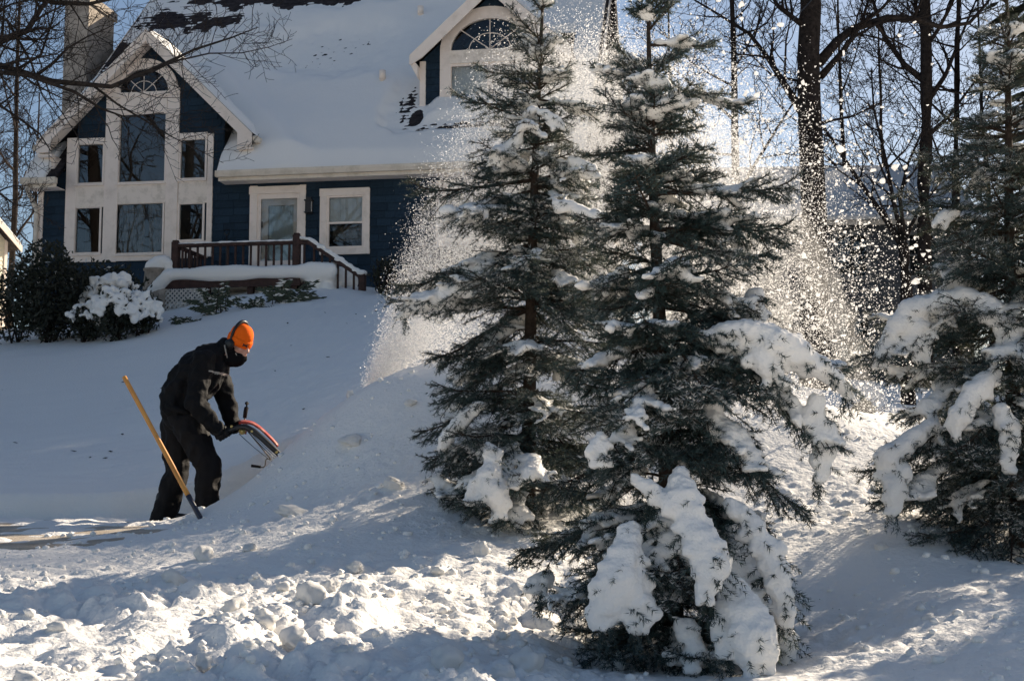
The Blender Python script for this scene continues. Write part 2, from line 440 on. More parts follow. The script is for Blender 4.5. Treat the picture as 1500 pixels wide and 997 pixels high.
def ground_z(x, y, detail=True):
    x = np.atleast_1d(np.asarray(x, dtype=float)); y = np.atleast_1d(np.asarray(y, dtype=float))
    xc = np.clip(x, -60, 60); yc = np.clip(y, 2.4, 60)
    xl = np.clip(xc, -0.75 * yc - 1, 0.75 * yc + 1)
    z = _tps(xl, yc)
    street = CZ - 1.5
    z = np.where(y < 3.4, street + (z - street) * sstep(1.6, 3.4, y), z)
    z = np.maximum(z, street - 0.05)
    zs = z.copy()
    if detail:
        near = 1 - sstep(11.0, 14.0, y)
        # ploughed lumps in the foreground, left of the spruce
        plough = (1 - sstep(7.0, 8.6, y)) * (1 - sstep(0.2, 0.9, x)) * sstep(3.6, 4.6, y)
        b1 = np.abs(noise2(x, y, 0.42, 1)) * 2.4 - 0.6
        b2 = np.abs(noise2(x + 0.05 * b1, y, 0.17, 2)) * 2.4 - 0.6
        b3 = np.abs(noise2(x, y, 0.07, 4)) * 2.0 - 0.5
        z = z + plough * (0.042 * b1 + 0.026 * b2 + 0.016 * b3) * (0.6 + 0.8 * sstep(-0.3, 0.4, noise2(x, y, 0.9, 15)))
        gran = near * (1 - 0.5 * plough)
        zz = 0.011 * noise2(x, y, 0.34, 5) + 0.012 * np.maximum(noise2(x, y, 0.10, 6), -0.1) + 0.009 * noise2(x, y, 0.048, 7)
        z = z + gran * zz * (0.55 + 0.9 * sstep(-0.3, 0.3, noise2(x, y, 1.2, 8)))
        far = sstep(12.0, 14.0, y) * (1 - sstep(40, 60, y))
        z = z + far * (0.035 * noise2(x, y, 2.2, 9) + 0.034 * noise2(x, y * 2.2, 0.45, 10) + 0.018 * noise2(x, y * 1.6, 0.17, 11) + 0.020 * np.maximum(noise2(x + 0.3 * y, y, 0.9, 16), 0) ** 2)
        # churned strip beside the cut, where the blower passed before
        strip = np.exp(-((y - (12.95 + 0.25 * (x + 1.6))) / 0.45) ** 2) * sstep(-2.9, -2.2, x) * (1 - sstep(-0.4, 0.4, x))
        z = z + strip * (0.03 * noise2(x, y, 0.12, 12) + 0.02)
    m = drive_mask(x, y)
    if detail:
        ap = apron_mask(x, y)
        z = z * (1 - ap) + ap * (zs - 0.004 + 0.040 * noise2(x, y * 1.7, 0.6, 17) + 0.022 * noise2(x, y, 0.13, 18))
        cover = DRIVE_Z + 0.002 + 0.05 * noise2(x, y * 2.4, 0.55, 13) + 0.018 * noise2(x, y, 0.12, 14)
    else:
        cover = np.full_like(x, DRIVE_Z)
    return z * (1 - m) + cover * m
def gz(x, y): return float(ground_z(x, y, False)[0])
def grow(a, b, d0, d1):
    """steps from a to b whose size grows evenly from d0 to d1"""
    n = max(2, int(round((b - a) / ((d1 - d0) / math.log(d1 / d0)))))
    k = (d1 / d0) ** (1.0 / n); st = np.cumsum(k ** np.arange(n)); st = st / st[-1] * (b - a)
    return [a] + [float(a + q) for q in st]
_xs = np.array([-q for q in grow(3.7, 260, 0.022, 30)][::-1] + list(np.arange(-3.68, 3.69, 0.023)) + grow(3.7, 260, 0.022, 30))
_ys = np.array([-260, -160, -90, -50, -30, -18, -10, -5, -2, 0, 1.2, 2.0, 2.6, 3.1, 3.5] + grow(3.8, 4.63, 0.09, 0.03) + list(np.arange(4.66, 8.2, 0.0215)) + grow(8.22, 13.4, 0.022, 0.036) + grow(13.45, 34, 0.05, 0.4) + grow(34.5, 420, 0.4, 60))
_gx, _gy = np.meshgrid(_xs, _ys)
_gzv = ground_z(_gx.ravel(), _gy.ravel())
_idx = np.arange(_gx.size).reshape(_gx.shape)
_f = np.stack([_idx[:-1, :-1], _idx[:-1, 1:], _idx[1:, 1:], _idx[1:, :-1]], axis=-1).reshape(-1, 4)
tag(link('snow_ground', np_mesh('snow_ground', np.stack([_gx.ravel(), _gy.ravel(), _gzv], axis=1), _f, True), M['snow']), kind='structure')
_dx, _dy = np.meshgrid(np.arange(-14, -0.45, 0.12), np.arange(8.9, 12.62, 0.06))
_dz = ground_z(_dx.ravel(), _dy.ravel(), False); _dm = drive_mask(_dx.ravel(), _dy.ravel()); _da = apron_mask(_dx.ravel(), _dy.ravel())
_dz = np.where((_dm > 0.25), DRIVE_Z, np.where(_da > 0.3, np.minimum(_dz, DRIVE_Z), np.minimum(_dz, DRIVE_Z) - 0.12)) + 0.004
_i = np.arange(_dx.size).reshape(_dx.shape)
_f = np.stack([_i[:-1, :-1], _i[:-1, 1:], _i[1:, 1:], _i[1:, :-1]], axis=-1).reshape(-1, 4)
tag(link('driveway', np_mesh('driveway', np.stack([_dx.ravel(), _dy.ravel(), _dz], axis=1), _f, True), M['asphalt']), kind='structure')
print('ground verts', _gx.size)

# ------------------------------------------------------------------ the blue house
TH = R(9.2)                                 # its right end stands nearer
W0 = at(500, 300, 30.0); W0.z = 0.0
house = empty('blue_house', W0, 'dark blue shake-sided house with cream trim, arched windows and snow-covered roof', 'house', rz=-TH)
_hu = Vector((math.cos(TH), -math.sin(TH), 0)); _hn = Vector((math.sin(TH), math.cos(TH), 0))
def hp(px, py, d=0.0):
    """photo pixel -> (x, z) on the house plane at depth d behind the front wall"""
    r = ray(px, py); o = Vector((0, 0, CZ))
    t = ((W0 + _hn * d - o).dot(_hn)) / r.dot(_hn)
    q = o + r * t
    return (q - W0).dot(_hu), q.z
def hrect(x0, y0, x1, y1, d=0.0):
    ym = (y0 + y1) / 2; xm = (x0 + x1) / 2
    return hp(x0, ym, d)[0], hp(x1, ym, d)[0], hp(xm, y1, d)[1], hp(xm, y0, d)[1]
def hworld(x, d, z): return W0 + _hu * x + _hn * d + Vector((0, 0, z))
F3 = lambda x, z, d: (x, d, z)
def part(name, mb, m, parent=house, smooth=False, bevel=0.0): return mb.build(name, m, parent, smooth, False, bevel)
XL = hp(57, 330)[0]; XR = hp(842, 300)[0]
ZE = hp(480, 246, -0.45)[1]                 # eave height (lower edge of roof at the gutter)
OV = 0.45                                   # eave overhang
DEPTH = 12.4; RUN = DEPTH / 2 + OV
def roof_z(d): return ZE + (d + OV) * 1.0   # front slope, 45 degrees
ZB = hp(200, 500)[1] - 0.9                  # wall bottom, below the snow
print('house XL XR ZE', XL, XR, ZE, 'ridge', roof_z(DEPTH / 2))
# gable wing
GA = hp(214, 43, -0.38); GR = hp(368, 193, -0.38); GL = hp(62, 222, -0.38)
GXc = GA[0]; GZ = GA[1]; GS = (GZ - GR[1]) / (GR[0] - GXc)
GWL = GXc - (GXc - hp(91, 300)[0]); GWR = hp(327, 250)[0]
def gab_z(x): return GZ - 0.20 - abs(x - GXc) * GS       # underside of gable roof
# openings: name, px rect
OPEN = {
 'ul': hrect(113, 210, 153, 270), 'll': hrect(109, 303, 148, 372),
 'uc': hrect(174, 166, 244, 268), 'lc': hrect(168, 297, 240, 372),
 'ur': hrect(263, 203, 303, 263), 'lr': hrect(261, 297, 299, 353),
 'door': hrect(376, 283, 440, 398), 'win': hrect(479, 286, 534, 364), 'win2': hrect(650, 275, 706, 352)}
# arch: centre and radius
_al, _ar = hp(173, 137), hp(249, 133)
ARC = ((_al[0] + _ar[0]) / 2, hp(211, 136)[1]); ARR = (_ar[0] - _al[0]) / 2; ARH = hp(211, 101)[1] - ARC[1]
def arch(r, h, n=20, a0=0.0, a1=math.pi): return [(ARC[0] + r * math.cos(a0 + (a1 - a0) * i / n), ARC[1] + h * math.sin(a0 + (a1 - a0) * i / n)) for i in range(n + 1)]
# front wall with real openings
_zt = ZE + 0.25
outer = [(XL, ZB), (XR, ZB), (XR, _zt), (GWR + 0.02, _zt), (GWR + 0.02, gab_z(GWR)), (GXc, gab_z(GXc)), (GXc - (GWR - GXc) , gab_z(GWR)), (GXc - (GWR - GXc), _zt), (XL, _zt)]
holes = [[(a, c), (a, d), (b, d), (b, c)] for (a, b, c, d) in OPEN.values()] + [arch(ARR, ARH)[::-1]]
_loops = [[Vector((p[0], 0, p[1])) for p in l] for l in [outer] + holes]
_flat = [p for l in _loops for p in l]
mb = MB(); mb.add([(p.x, 0.0, p.z) for p in _flat], tessellate_polygon(_loops))
wall_bm = mb
# other walls as part of the shell (left, right gable end, back)
mb.add([(XL, 0, ZB), (XL, DEPTH, ZB), (XL, DEPTH, _zt), (XL, DEPTH / 2, roof_z(DEPTH / 2) - 0.1), (XL, 0, _zt)], [(0, 1, 2, 3, 4)])
mb.add([(XL, DEPTH, ZB), (XR, DEPTH, ZB), (XR, DEPTH, _zt), (XL, DEPTH, _zt)], [(0, 1, 2, 3)])
wall = part('wall', mb, M['shake'])
mb = MB(); mb.add([(XR, 0, ZB), (XR, DEPTH, ZB), (XR, DEPTH, _zt), (XR, DEPTH / 2, roof_z(DEPTH / 2) - 0.1), (XR, 0, _zt)], [(0, 1, 2, 3, 4)])
endw = part('gable_end_wall', mb, M['shake2']); endw['label'] = 'weathered grey shake gable end seen at a slant'
# its shakes, course by course
mb = MB(); rnd = random.Random(3)
for k in range(70):
    z0 = ZB + k * 0.17; d = 0.0
    while d < DEPTH:
        w = rnd.uniform(0.12, 0.3)
        if z0 < _zt or min(d, DEPTH - d - w) + _zt > z0 + 0.1:
            mb.add([(XR + 0.028, d, z0), (XR + 0.028, d + w - 0.012, z0), (XR + 0.006, d + w - 0.012, z0 + 0.2), (XR + 0.006, d, z0 + 0.2), (XR, d, z0), (XR, d + w - 0.012, z0)], [(0, 1, 2, 3), (0, 4, 5, 1), (1, 5, 2), (0, 3, 4)])
        d += w
tag(part('shake_cladding', mb, M['shake2'], endw), kind='stuff')
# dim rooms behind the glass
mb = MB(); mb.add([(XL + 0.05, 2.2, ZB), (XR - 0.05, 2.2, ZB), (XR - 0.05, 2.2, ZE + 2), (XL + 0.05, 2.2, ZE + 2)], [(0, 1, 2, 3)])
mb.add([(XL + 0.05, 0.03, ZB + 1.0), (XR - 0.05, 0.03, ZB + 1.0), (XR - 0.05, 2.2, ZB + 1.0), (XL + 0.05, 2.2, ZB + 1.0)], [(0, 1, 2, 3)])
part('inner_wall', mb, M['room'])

# --- blue shakes, each its own piece where the photo shows it
_sh = MB()
_sh.add([(0, 0, 0), (1, 0, 0), (1, 0.020, 1), (0, 0.020, 1), (0, 0.026, 0), (1, 0.026, 0), (1, 0.026, 1), (0, 0.026, 1)],
        [(0, 1, 2, 3), (4, 7, 6, 5), (0, 4, 5, 1), (1, 5, 6, 2), (2, 6, 7, 3), (3, 7, 4, 0)])
shake_me = _sh.mesh('shake'); shake_me.materials.append(M['shake'])
CO = 0.172
# keep-out rectangles (trim outlines)
KEEP = [hrect(98, 203, 160, 384), hrect(159, 132, 262, 384), hrect(250, 196, 312, 378), hrect(366, 273, 447, 410), hrect(469, 276, 542, 372), hrect(638, 264, 716, 362)]
_AO = (hp(262, 130)[0] - hp(160, 135)[0]) / 2; _AOH = hp(211, 87)[1] - ARC[1]
def blocked(x0, x1, z0, z1):
    iv = []
    for (a, b, c, d) in KEEP:
        if z1 > c and z0 < d and x1 > a and x0 < b: iv.append((a, b))
    zz = (z0 - ARC[1]) / _AOH
    if -0.3 < zz < 1.0:
        hw = _AO * math.sqrt(max(0, 1 - max(zz, 0) ** 2)); a, b = ARC[0] - hw, ARC[0] + hw
        if x1 > a and x0 < b: iv.append((a, b))
    return iv
cand = []
rnd = random.Random(11)
for k in range(60):
    z0 = ZB + 0.8 + k * CO; z1 = z0 + CO + 0.012
    if z0 > GZ - 0.6: break
    if z0 < ZE + 0.02: xa, xb = XL + 0.1, XR - 0.1
    else:
        hw = (GZ - 0.27 - z1) / GS
        hw = min(hw, GWR - GXc)
        xa, xb = GXc - hw, GXc + hw
        if hw < 0.1: break
    xs = [xa]
    while xs[-1] < xb - 0.12: xs.append(min(xb, xs[-1] + rnd.uniform(0.2, 0.46)))
    for a, b in zip(xs[:-1], xs[1:]):
        segs = [(a, b)]
        for (p, q) in blocked(a, b, z0, z1):
            ns = []
            for (s, t) in segs:
                if q <= s or p >= t: ns.append((s, t)); continue
                if p > s: ns.append((s, p))
                if q < t: ns.append((q, t))
            segs = ns
        for (s, t) in segs:
            if t - s > 0.03: cand.append((s, t, z0, z1))
def _vis(c):
    w = hworld((c[0] + c[1]) / 2, 0, (c[2] + c[3]) / 2); px, py = pix(w)
    hid = px > 640 or (px < 250 and py > 388) or py > 405 or px < 58
    return (hid, -(c[1] - c[0]))
cand.sort(key=_vis)
mb = MB()
for i, (a, b, z0, z1) in enumerate(cand):
    pr = rnd.uniform(0.0, 0.004); g = rnd.uniform(0.003, 0.007)
    if i < 300:
        o = bpy.data.objects.new('shake', shake_me); COL.objects.link(o); o.parent = wall
        o.location = (a + g / 2, -0.028 - pr, z0 + rnd.uniform(-0.004, 0.004)); o.scale = (b - a - g, 1, z1 - z0)
    else:
        mb.box(a + g / 2, b - g / 2, -0.024 - pr, -0.004, z0, z1)
tag(part('shake_cladding', mb, M['shake'], wall), kind='stuff')
print('shakes', len(cand))

# --- window and door trim
def trim_rect(px, proud=0.055, m='trim', name='casing', parent=house, d=0.0):
    a, b, c, e = hrect(*px); mb = MB(); mb.box(a, b, d - proud, d - 0.004, c, e); return part(name, mb, M[m], parent, bevel=0.006)
def frame(op, w, name, d0=-0.03, d1=0.05, parent=house, m='trim', mull=()):
    a, b, c, e = op
    mb = MB(); mb.ring([(a + w, c + w), (b - w, c + w), (b - w, e - w), (a + w, e - w)], [(a - 0.012, c - 0.012), (b + 0.012, c - 0.012), (b + 0.012, e + 0.012), (a - 0.012, e + 0.012)], F3, d0, d1, True)
    f = part(name, mb, M[m], parent)
    for (x0, x1, z0, z1) in mull:
        q = MB(); q.box(x0, x1, d0 + 0.01, d1 - 0.01, z0, z1); part('muntin', q, M[m], f)
    return f
def pane(op, parent, w=0.03, d=0.02):
    a, b, c, e = op; mb = MB(); mb.box(a + w - 0.004, b - w + 0.004, d, d + 0.006, c + w - 0.004, e - w + 0.004); return part('pane', mb, M['glass'], parent)
def sheet(op, d, m, name, parent, waves=0, amp=0.02):
    a, b, c, e = op; n = 48; v = []; f = []
    for i in range(n + 1):
        x = a + (b - a) * i / n; y = d + amp * math.sin(waves * 6.283 * i / n) + 0.4 * amp * math.sin(waves * 2.7 * 6.283 * i / n + 1)
        v += [(x, y, c), (x, y, e)]
        if i: f.append((2 * i - 2, 2 * i, 2 * i + 1, 2 * i - 1))
    q = MB(); q.add(v, f); return part(name, q, M[m], parent, True)
wins = {}
for k in ('ul', 'll', 'uc', 'lc', 'ur', 'lr'):
    r = OPEN[k]; wd = 0.035 if k[1] != 'c' else 0.03
    w = frame(r, wd, 'window'); wins[k] = w; pane(r, w, wd)
    mbs = MB(); mbs.box(r[0] - 0.03, r[1] + 0.03, -0.085, -0.02, r[2] - 0.05, r[2] - 0.012); part('sill', mbs, M['trim'], w, bevel=0.006)
sheet((OPEN['lc'][0], OPEN['lc'][0] + 0.55 * (OPEN['lc'][1] - OPEN['lc'][0]), OPEN['lc'][2], OPEN['lc'][3]), 0.16, 'drape', 'curtain', wins['lc'], 7, 0.035)
sheet((OPEN['lc'][0] + 0.62 * (OPEN['lc'][1] - OPEN['lc'][0]), OPEN['lc'][1], OPEN['lc'][2], OPEN['lc'][3]), 0.2, 'drape', 'curtain', wins['lc'], 4, 0.035)
# wide flat casings of the great window: stiles and panels between
for px in [(97, 203, 112, 384), (304, 196, 312, 376)]: trim_rect(px, 0.05)
trim_rect((154, 132, 174, 384), 0.052); trim_rect((244, 130, 262, 380), 0.052)
trim_rect((111, 203, 154, 211), 0.046); trim_rect((262, 195, 305, 204), 0.046)
for px in [(111, 271, 156, 304), (262, 264, 305, 298)]: trim_rect(px, 0.040, 'trim_dirty', 'spandrel_panel')
trim_rect((172, 269, 246, 298), 0.042, 'trim_dirty', 'spandrel_panel')
trim_rect((110, 372, 156, 384), 0.046); trim_rect((166, 372, 246, 382), 0.048); trim_rect((262, 353, 305, 378), 0.046)
trim_rect((172, 136, 246, 166), 0.046, 'trim', 'spandrel_panel')
# arched fan window
_in = arch(ARR - 0.02, ARH - 0.02, 24); _out = arch(_AO, _AOH, 24)
mb = MB(); mb.ring(_in, _out, F3, -0.056, 0.05); fan = part('arched_casing', mb, M['trim'])
mb = MB(); mb.box(ARC[0] - _AO + 0.02, ARC[0] + _AO - 0.02, -0.075, 0.045, ARC[1] - 0.10, ARC[1] + 0.005); part('sill', mb, M['trim'], fan, bevel=0.006)
def sunburst(par, c, r, h, d):
    g = MB(); g.add([(c[0] + (r) * math.cos(math.pi * i / 24), d, c[1] + h * math.sin(math.pi * i / 24)) for i in range(25)], [tuple(range(25))]); part('pane', g, M['glass'], par)
    for ang in (45, 90, 135):
        q = MB(); a = R(ang); q.tube([(c[0], d - 0.012, c[1] + 0.01), (c[0] + r * math.cos(a), d - 0.012, c[1] + h * math.sin(a))], 0.011, 4); part('muntin', q, M['trim'], par)
    q = MB(); q.tube([(c[0] + 0.5 * r * math.cos(math.pi * i / 16), d - 0.012, c[1] + 0.5 * h * math.sin(math.pi * i / 16)) for i in range(17)], 0.010, 4); part('muntin', q, M['trim'], par)
sunburst(fan, ARC, ARR - 0.02, ARH - 0.02, 0.0)
# the door: casing, storm door frame, glass, curtain
trim_rect((366, 273, 377, 402), 0.05); trim_rect((439, 271, 448, 398), 0.05); trim_rect((366, 273, 448, 284), 0.056)
r = OPEN['door']; mb = MB()
a, b, c, e = r; iw = hrect(382, 291, 435, 398)
mb.ring([(iw[0], c + 0.25), (iw[1], c + 0.25), (iw[1], iw[3]), (iw[0], iw[3])], [(a, c), (b, c), (b, e), (a, e)], F3, -0.02, 0.03, True)
door = part('storm_door', mb, M['trim']); mb = MB(); mb.box(iw[0] - 0.005, iw[1] + 0.005, 0.0, 0.006, c + 0.245, iw[3] + 0.005); part('pane', mb, M['glass'], door)
mb = MB(); mb.box(iw[0] + 0.03, iw[0] + 0.05, -0.06, -0.03, c + 1.0, c + 1.14); part('handle', mb, M['iron'], door)
mb = MB(); g0 = hrect(391, 300, 428, 390)
mb.ring([(g0[0], g0[2]), (g0[1], g0[2]), (g0[1], g0[3]), (g0[0], g0[3])], [(a, c), (b, c), (b, e), (a, e)], F3, 0.07, 0.11, True); part('inner_door', mb, M['trim'], door)
mb = MB(); mb.box(g0[0] - 0.01, g0[1] + 0.01, 0.095, 0.1, g0[2] - 0.01, g0[3] + 0.01); part('inner_pane', mb, M['glass'], door)
sheet((g0[0], g0[1], g0[2], g0[3]), 0.125, 'blind', 'curtain', door, 6, 0.01)
# double-hung window
def double_hung(op, outer_px, blind):
    f = frame(op, 0.05, 'window'); a, b, c, e = op; zm = (c + e) / 2 - 0.02
    q = MB(); q.box(a + 0.04, b - 0.04, -0.025, 0.03, zm - 0.022, zm + 0.022); part('meeting_rail', q, M['trim'], f)
    pane(op, f, 0.05)
    if blind: sheet((a + 0.03, b - 0.03, zm, e), 0.07, 'blind', 'blind', f, 5, 0.003); sheet((a + 0.03, b - 0.03, zm - 0.35, zm), 0.35, 'drape', 'curtain', f, 4, 0.01)
    x0, y0, x1, y1 = outer_px
    for px in [(x0, y0, x0 + 10, y1), (x1 - 9, y0 - 1, x1, y1 - 1)]: trim_rect(px, 0.05, parent=f)
    trim_rect((x0, y0 - 1, x1, y0 + 10), 0.056, parent=f); trim_rect((x0, y1 - 9, x1, y1), 0.062, parent=f, name='sill')
    return f
double_hung(OPEN['win'], (469, 277, 542, 373), True); double_hung(OPEN['win2'], (639, 265, 716, 361), False)
# wall lantern
mb = MB(); q = hrect(449, 293, 459, 312)
mb.box(q[0] + 0.02, q[1], -0.17, -0.16, q[2], q[3] - 0.05); mb.box(q[0] + 0.02, q[1], -0.06, -0.05, q[2], q[3] - 0.05)
mb.box(q[0], q[1] + 0.02, -0.19, -0.03, q[3] - 0.05, q[3] - 0.02); mb.box(q[0], q[1] + 0.02, -0.19, -0.03, q[2] - 0.02, q[2])
mb.box(q[0] + 0.03, q[1] - 0.01, -0.15, -0.07, q[3] - 0.02, q[3] + 0.04); mb.box(q[0] + 0.04, q[1] - 0.03, -0.03, 0, q[2] - 0.03, q[3])
lan = part('wall_lantern', mb, M['iron']); mb = MB(); mb.box(q[0] + 0.035, q[1] - 0.015, -0.155, -0.065, q[2] + 0.004, q[3] - 0.056); part('lantern_glass', mb, M['blind'], lan)
# corner board, downspout, gutters, fascia, soffit
mb = MB(); mb.box(XL - 0.02, XL + 0.11, -0.05, -0.004, ZB, ZE); part('corner_board', mb, M['trim'], bevel=0.006)
mb = MB(); mb.box(XR - 0.11, XR + 0.03, -0.05, -0.004, ZB, ZE); part('corner_board', mb, M['trim'])
def gutter(x0, x1, name='gutter'):
    prof = [(-OV, ZE), (-OV, ZE - 0.13), (-OV - 0.09, ZE - 0.13), (-OV - 0.13, ZE - 0.04), (-OV - 0.13, ZE + 0.005), (-OV - 0.115, ZE + 0.005), (-OV - 0.115, ZE - 0.03), (-OV - 0.085, ZE - 0.115), (-OV - 0.012, ZE - 0.115), (-OV - 0.012, ZE)]
    mb = MB(); n = len(prof); v = [(x0, p[0], p[1]) for p in prof] + [(x1, p[0], p[1]) for p in prof]
    mb.add(v, [(i, (i + 1) % n, (i + 1) % n + n, i + n) for i in range(n)])
    for x in (x0, x1): mb.box(x - 0.004, x + 0.004, -OV - 0.13, -OV, ZE - 0.13, ZE + 0.003)
    g = part(name, mb, M['gutter'])
    mb = MB(); mb.box(x0 + 0.03, x1 - 0.03, -OV + 0.002, -OV + 0.03, ZE - 0.21, ZE - 0.005); part('fascia', mb, M['gutter'], g)
    for k in range(12 if x1 - x0 > 4 else 2):
        w = (OV - 0.03) / 1; 
    mb = MB(); mb.box(x0 + 0.03, x1 - 0.03, -OV + 0.03, -0.002, ZE - 0.20, ZE - 0.185); part('soffit', mb, M['trim'], g)
    return g
GUTX0 = hp(318, 250, -OV)[0]; gutter(GUTX0, XR + 0.3)
gl0, gl1 = hp(34, 262, -OV)[0], hp(84, 262, -OV)[0]
GLUT = gutter(gl0, gl1)
mb = MB(); xd = XL - 0.02
mb.tube([(gl0 + 0.12, -OV - 0.05, ZE - 0.12), (gl0 + 0.13, -OV - 0.05, ZE - 0.25), (xd, -0.11, ZE - 0.62), (xd, -0.10, ZE - 0.75), (xd, -0.10, ZB + 0.6)], 0.05, 8); part('downspout', mb, M['gutter'], smooth=True)

# --- gable wing roof: two slopes, rake boards, soffits
def slope_slab(xa, za, xb, zb, d0, d1, th, name, m, parent=house, courses=0):
    mb = MB(); mb.prism([(xa, za), (xb, zb), (xb, zb - th), (xa, za - th)], F3, d0, d1); return part(name, mb, m if not isinstance(m, str) else M[m], parent)
GXR = GR[0] + 0.02; GXL = 2 * GXc - GXR; GZR = GZ - (GXR - GXc) * GS
groof = None
for sx, xe in ((1, GXR), (-1, GXL)):
    o = slope_slab(GXc, GZ, xe, GZR, -0.36, GZ - ZE + 0.6, 0.07, 'gable_roof', 'shingle')
    # rake board: wide board with a narrower crown strip on top
    hb = 0.20
    mb = MB(); poly = [(GXc, GZ - 0.02), (xe, GZR - 0.02), (xe, GZR - 0.02 - hb * 1.25), (xe - sx * 0.34, GZR - 0.02 - hb * 1.25), (xe - sx * 0.34, GZR - 0.02 - hb * 1.2 + 0.34 * GS - 0.06), (GXc, GZ - 0.02 - hb * 1.30)]
    mb.prism(poly, F3, -0.40, -0.365); rk = part('rake_board', mb, M['trim'], o, bevel=0.004)
    mb = MB(); mb.prism([(GXc, GZ - 0.005), (xe, GZR - 0.005), (xe, GZR - 0.10), (GXc, GZ - 0.10)], F3, -0.42, -0.402); part('crown_strip', mb, M['trim'], o)
    mb = MB(); mb.prism([(GXc, GZ - hb * 1.40), (xe - sx * 0.1, GZR - hb * 1.4 + 0.1 * GS), (xe - sx * 0.1, GZR - hb * 1.4 + 0.1 * GS - 0.02), (GXc, GZ - hb * 1.40 - 0.02)], F3, -0.364, -0.03); part('soffit', mb, M['trim'], o)
    mb = MB(); xp = sorted((xe - sx * 0.02, xe - sx * 0.36)); mb.box(xp[0], xp[1], -0.36, -0.01, GZR - 0.36, GZR - 0.30); part('eave_return', mb, M['trim'], o)
    xq = sorted((xe - sx * 0.36, xe - sx * 0.20)); mb = MB(); mb.box(xq[0], xq[1], -0.20, 0.3, GZR - 0.72, GZR - 0.31); part('return_post', mb, M['trim'], o)
    xq = sorted((xe + sx * 0.0, xe + sx * 0.13)); mb = MB(); mb.box(xq[0], xq[1], -0.36, 1.6, GZR - 0.20, GZR - 0.06); part('gutter', mb, M['gutter'], o, bevel=0.02)

# --- main roof: stepped shingle courses
def shingle_roof(x0, x1, d0, z0, run, sgn, name):
    mb = MB(); ex = 0.16 / math.sqrt(2); n = int(run / ex)
    prof = []
    for k in range(n + 1):
        d = d0 + sgn * k * ex; z = z0 + k * ex
        prof += [(d, z + 0.012), (d + sgn * ex * 0.98, z + ex * 0.98 + 0.001)]
    v = []; f = []
    for i, (d, z) in enumerate(prof): v += [(x0, d, z), (x1, d, z)]
    for i in range(len(prof) - 1): f.append((2 * i, 2 * i + 1, 2 * i + 3, 2 * i + 2))
    b = len(v); v += [(x0, d0, z0 - 0.1), (x1, d0, z0 - 0.1), (x0, d0 + sgn * run, z0 + run - 0.1), (x1, d0 + sgn * run, z0 + run - 0.1)]
    f += [(b, b + 2, b + 3, b + 1), (0, b, b + 1, 1)]
    mb.add(v, f); return part(name, mb, M['shingle'])
RX0, RX1 = hp(36, 255, -OV)[0], XR + 0.35
mroof = shingle_roof(GUTX0 + 0.03, RX1, -OV, ZE + 0.02, RUN, 1, 'roof')
shingle_roof(RX0, gl1 - 0.03, -OV, ZE + 0.02, RUN, 1, 'roof')
shingle_roof(gl1 - 0.03, GUTX0 + 0.03, 2.35, ZE + 0.02 + 2.35 + OV, RUN - 2.35 - OV, 1, 'roof')
broof = shingle_roof(RX0, RX1, DEPTH + OV, ZE + 0.02, RUN, -1, 'rear_roof')
for x, s in ((RX1, 1), (RX0, -1)):
    for dA, dB in ((-OV, DEPTH / 2), (DEPTH + OV, DEPTH / 2)):
        mb = MB(); mb.add([(x + s * a, dd, zz) for a in (0.0, 0.03) for (dd, zz) in ((dA, ZE + 0.03), (dB, ZE + RUN + 0.03), (dB, ZE + RUN - 0.17), (dA, ZE - 0.17))],
               [(0, 1, 2, 3), (7, 6, 5, 4), (0, 4, 5, 1), (1, 5, 6, 2), (2, 6, 7, 3), (3, 7, 4, 0)])
        part('rake_board', mb, M['trim_dirty'], mroof)
# chimney
cx0, cz = hp(92, 100, 3.4); cx1 = hp(127, 100, 3.4)[0]
mb = MB(); mb.box(cx0, cx1, 3.4, 4.9, ZE - 2, hp(110, -10, 3.4)[1]); chim = part('chimney', mb, M['stucco'], bevel=0.02)
mb = MB(); mb.box(cx0 - 0.06, cx1 + 0.06, 3.34, 4.96, hp(110, 6, 3.4)[1], hp(110, -6, 3.4)[1]); part('chimney_cap', mb, M['stucco'], chim)

# --- dormer
DD = hp(0, 0)[0] * 0 + 1.35                  # set back from the front wall
dwx0, dwx1 = hp(616, 120, DD)[0], hp(828, 120, DD)[0]
DXc = (dwx0 + dwx1) / 2
DA = hp(714, -32, DD - 0.35); DRt = hp(600, 80, DD - 0.35)
DZ = DA[1]; DS = (DZ - DRt[1]) / (DXc - DRt[0]); DHW = DXc - DRt[0]
DZE = DRt[1]
dzb = hp(700, 185, DD)[1]
print('dormer', dwx0, dwx1, 'base', dzb, 'roof there', roof_z(DD))
mb = MB()
dopen = hrect(658, 92, 778, 166, DD)
_dal, _dar = hp(660, 74, DD), hp(757, 71, DD)
DARC = ((hp(660, 74, DD)[0] + hp(776, 72, DD)[0]) / 2, hp(714, 73, DD)[1]); DAR = (hp(776, 72, DD)[0] - hp(660, 74, DD)[0]) / 2; DAH = hp(714, 27, DD)[1] - DARC[1]
def darch(r, h, n=24): return [(DARC[0] + r * math.cos(math.pi * i / n), DARC[1] + h * math.sin(math.pi * i / n)) for i in range(n + 1)]
o_ = [(dwx0, dzb - 0.3), (dwx1, dzb - 0.3), (dwx1, DZE), (DXc, DZ - 0.25), (dwx0, DZE)]
o_[2] = (dwx1, DZ - 0.25 - (dwx1 - DXc) * DS); o_[4] = (dwx0, o_[2][1])
h_ = [[(dopen[0], dopen[2]), (dopen[0], dopen[3]), (dopen[1], dopen[3]), (dopen[1], dopen[2])], darch(DAR - 0.02, DAH)[::-1]]
_loops = [[Vector((p[0], 0, p[1])) for p in l] for l in [o_] + h_]
mb.add([(p.x, DD, p.z) for l in _loops for p in l], tessellate_polygon(_loops))
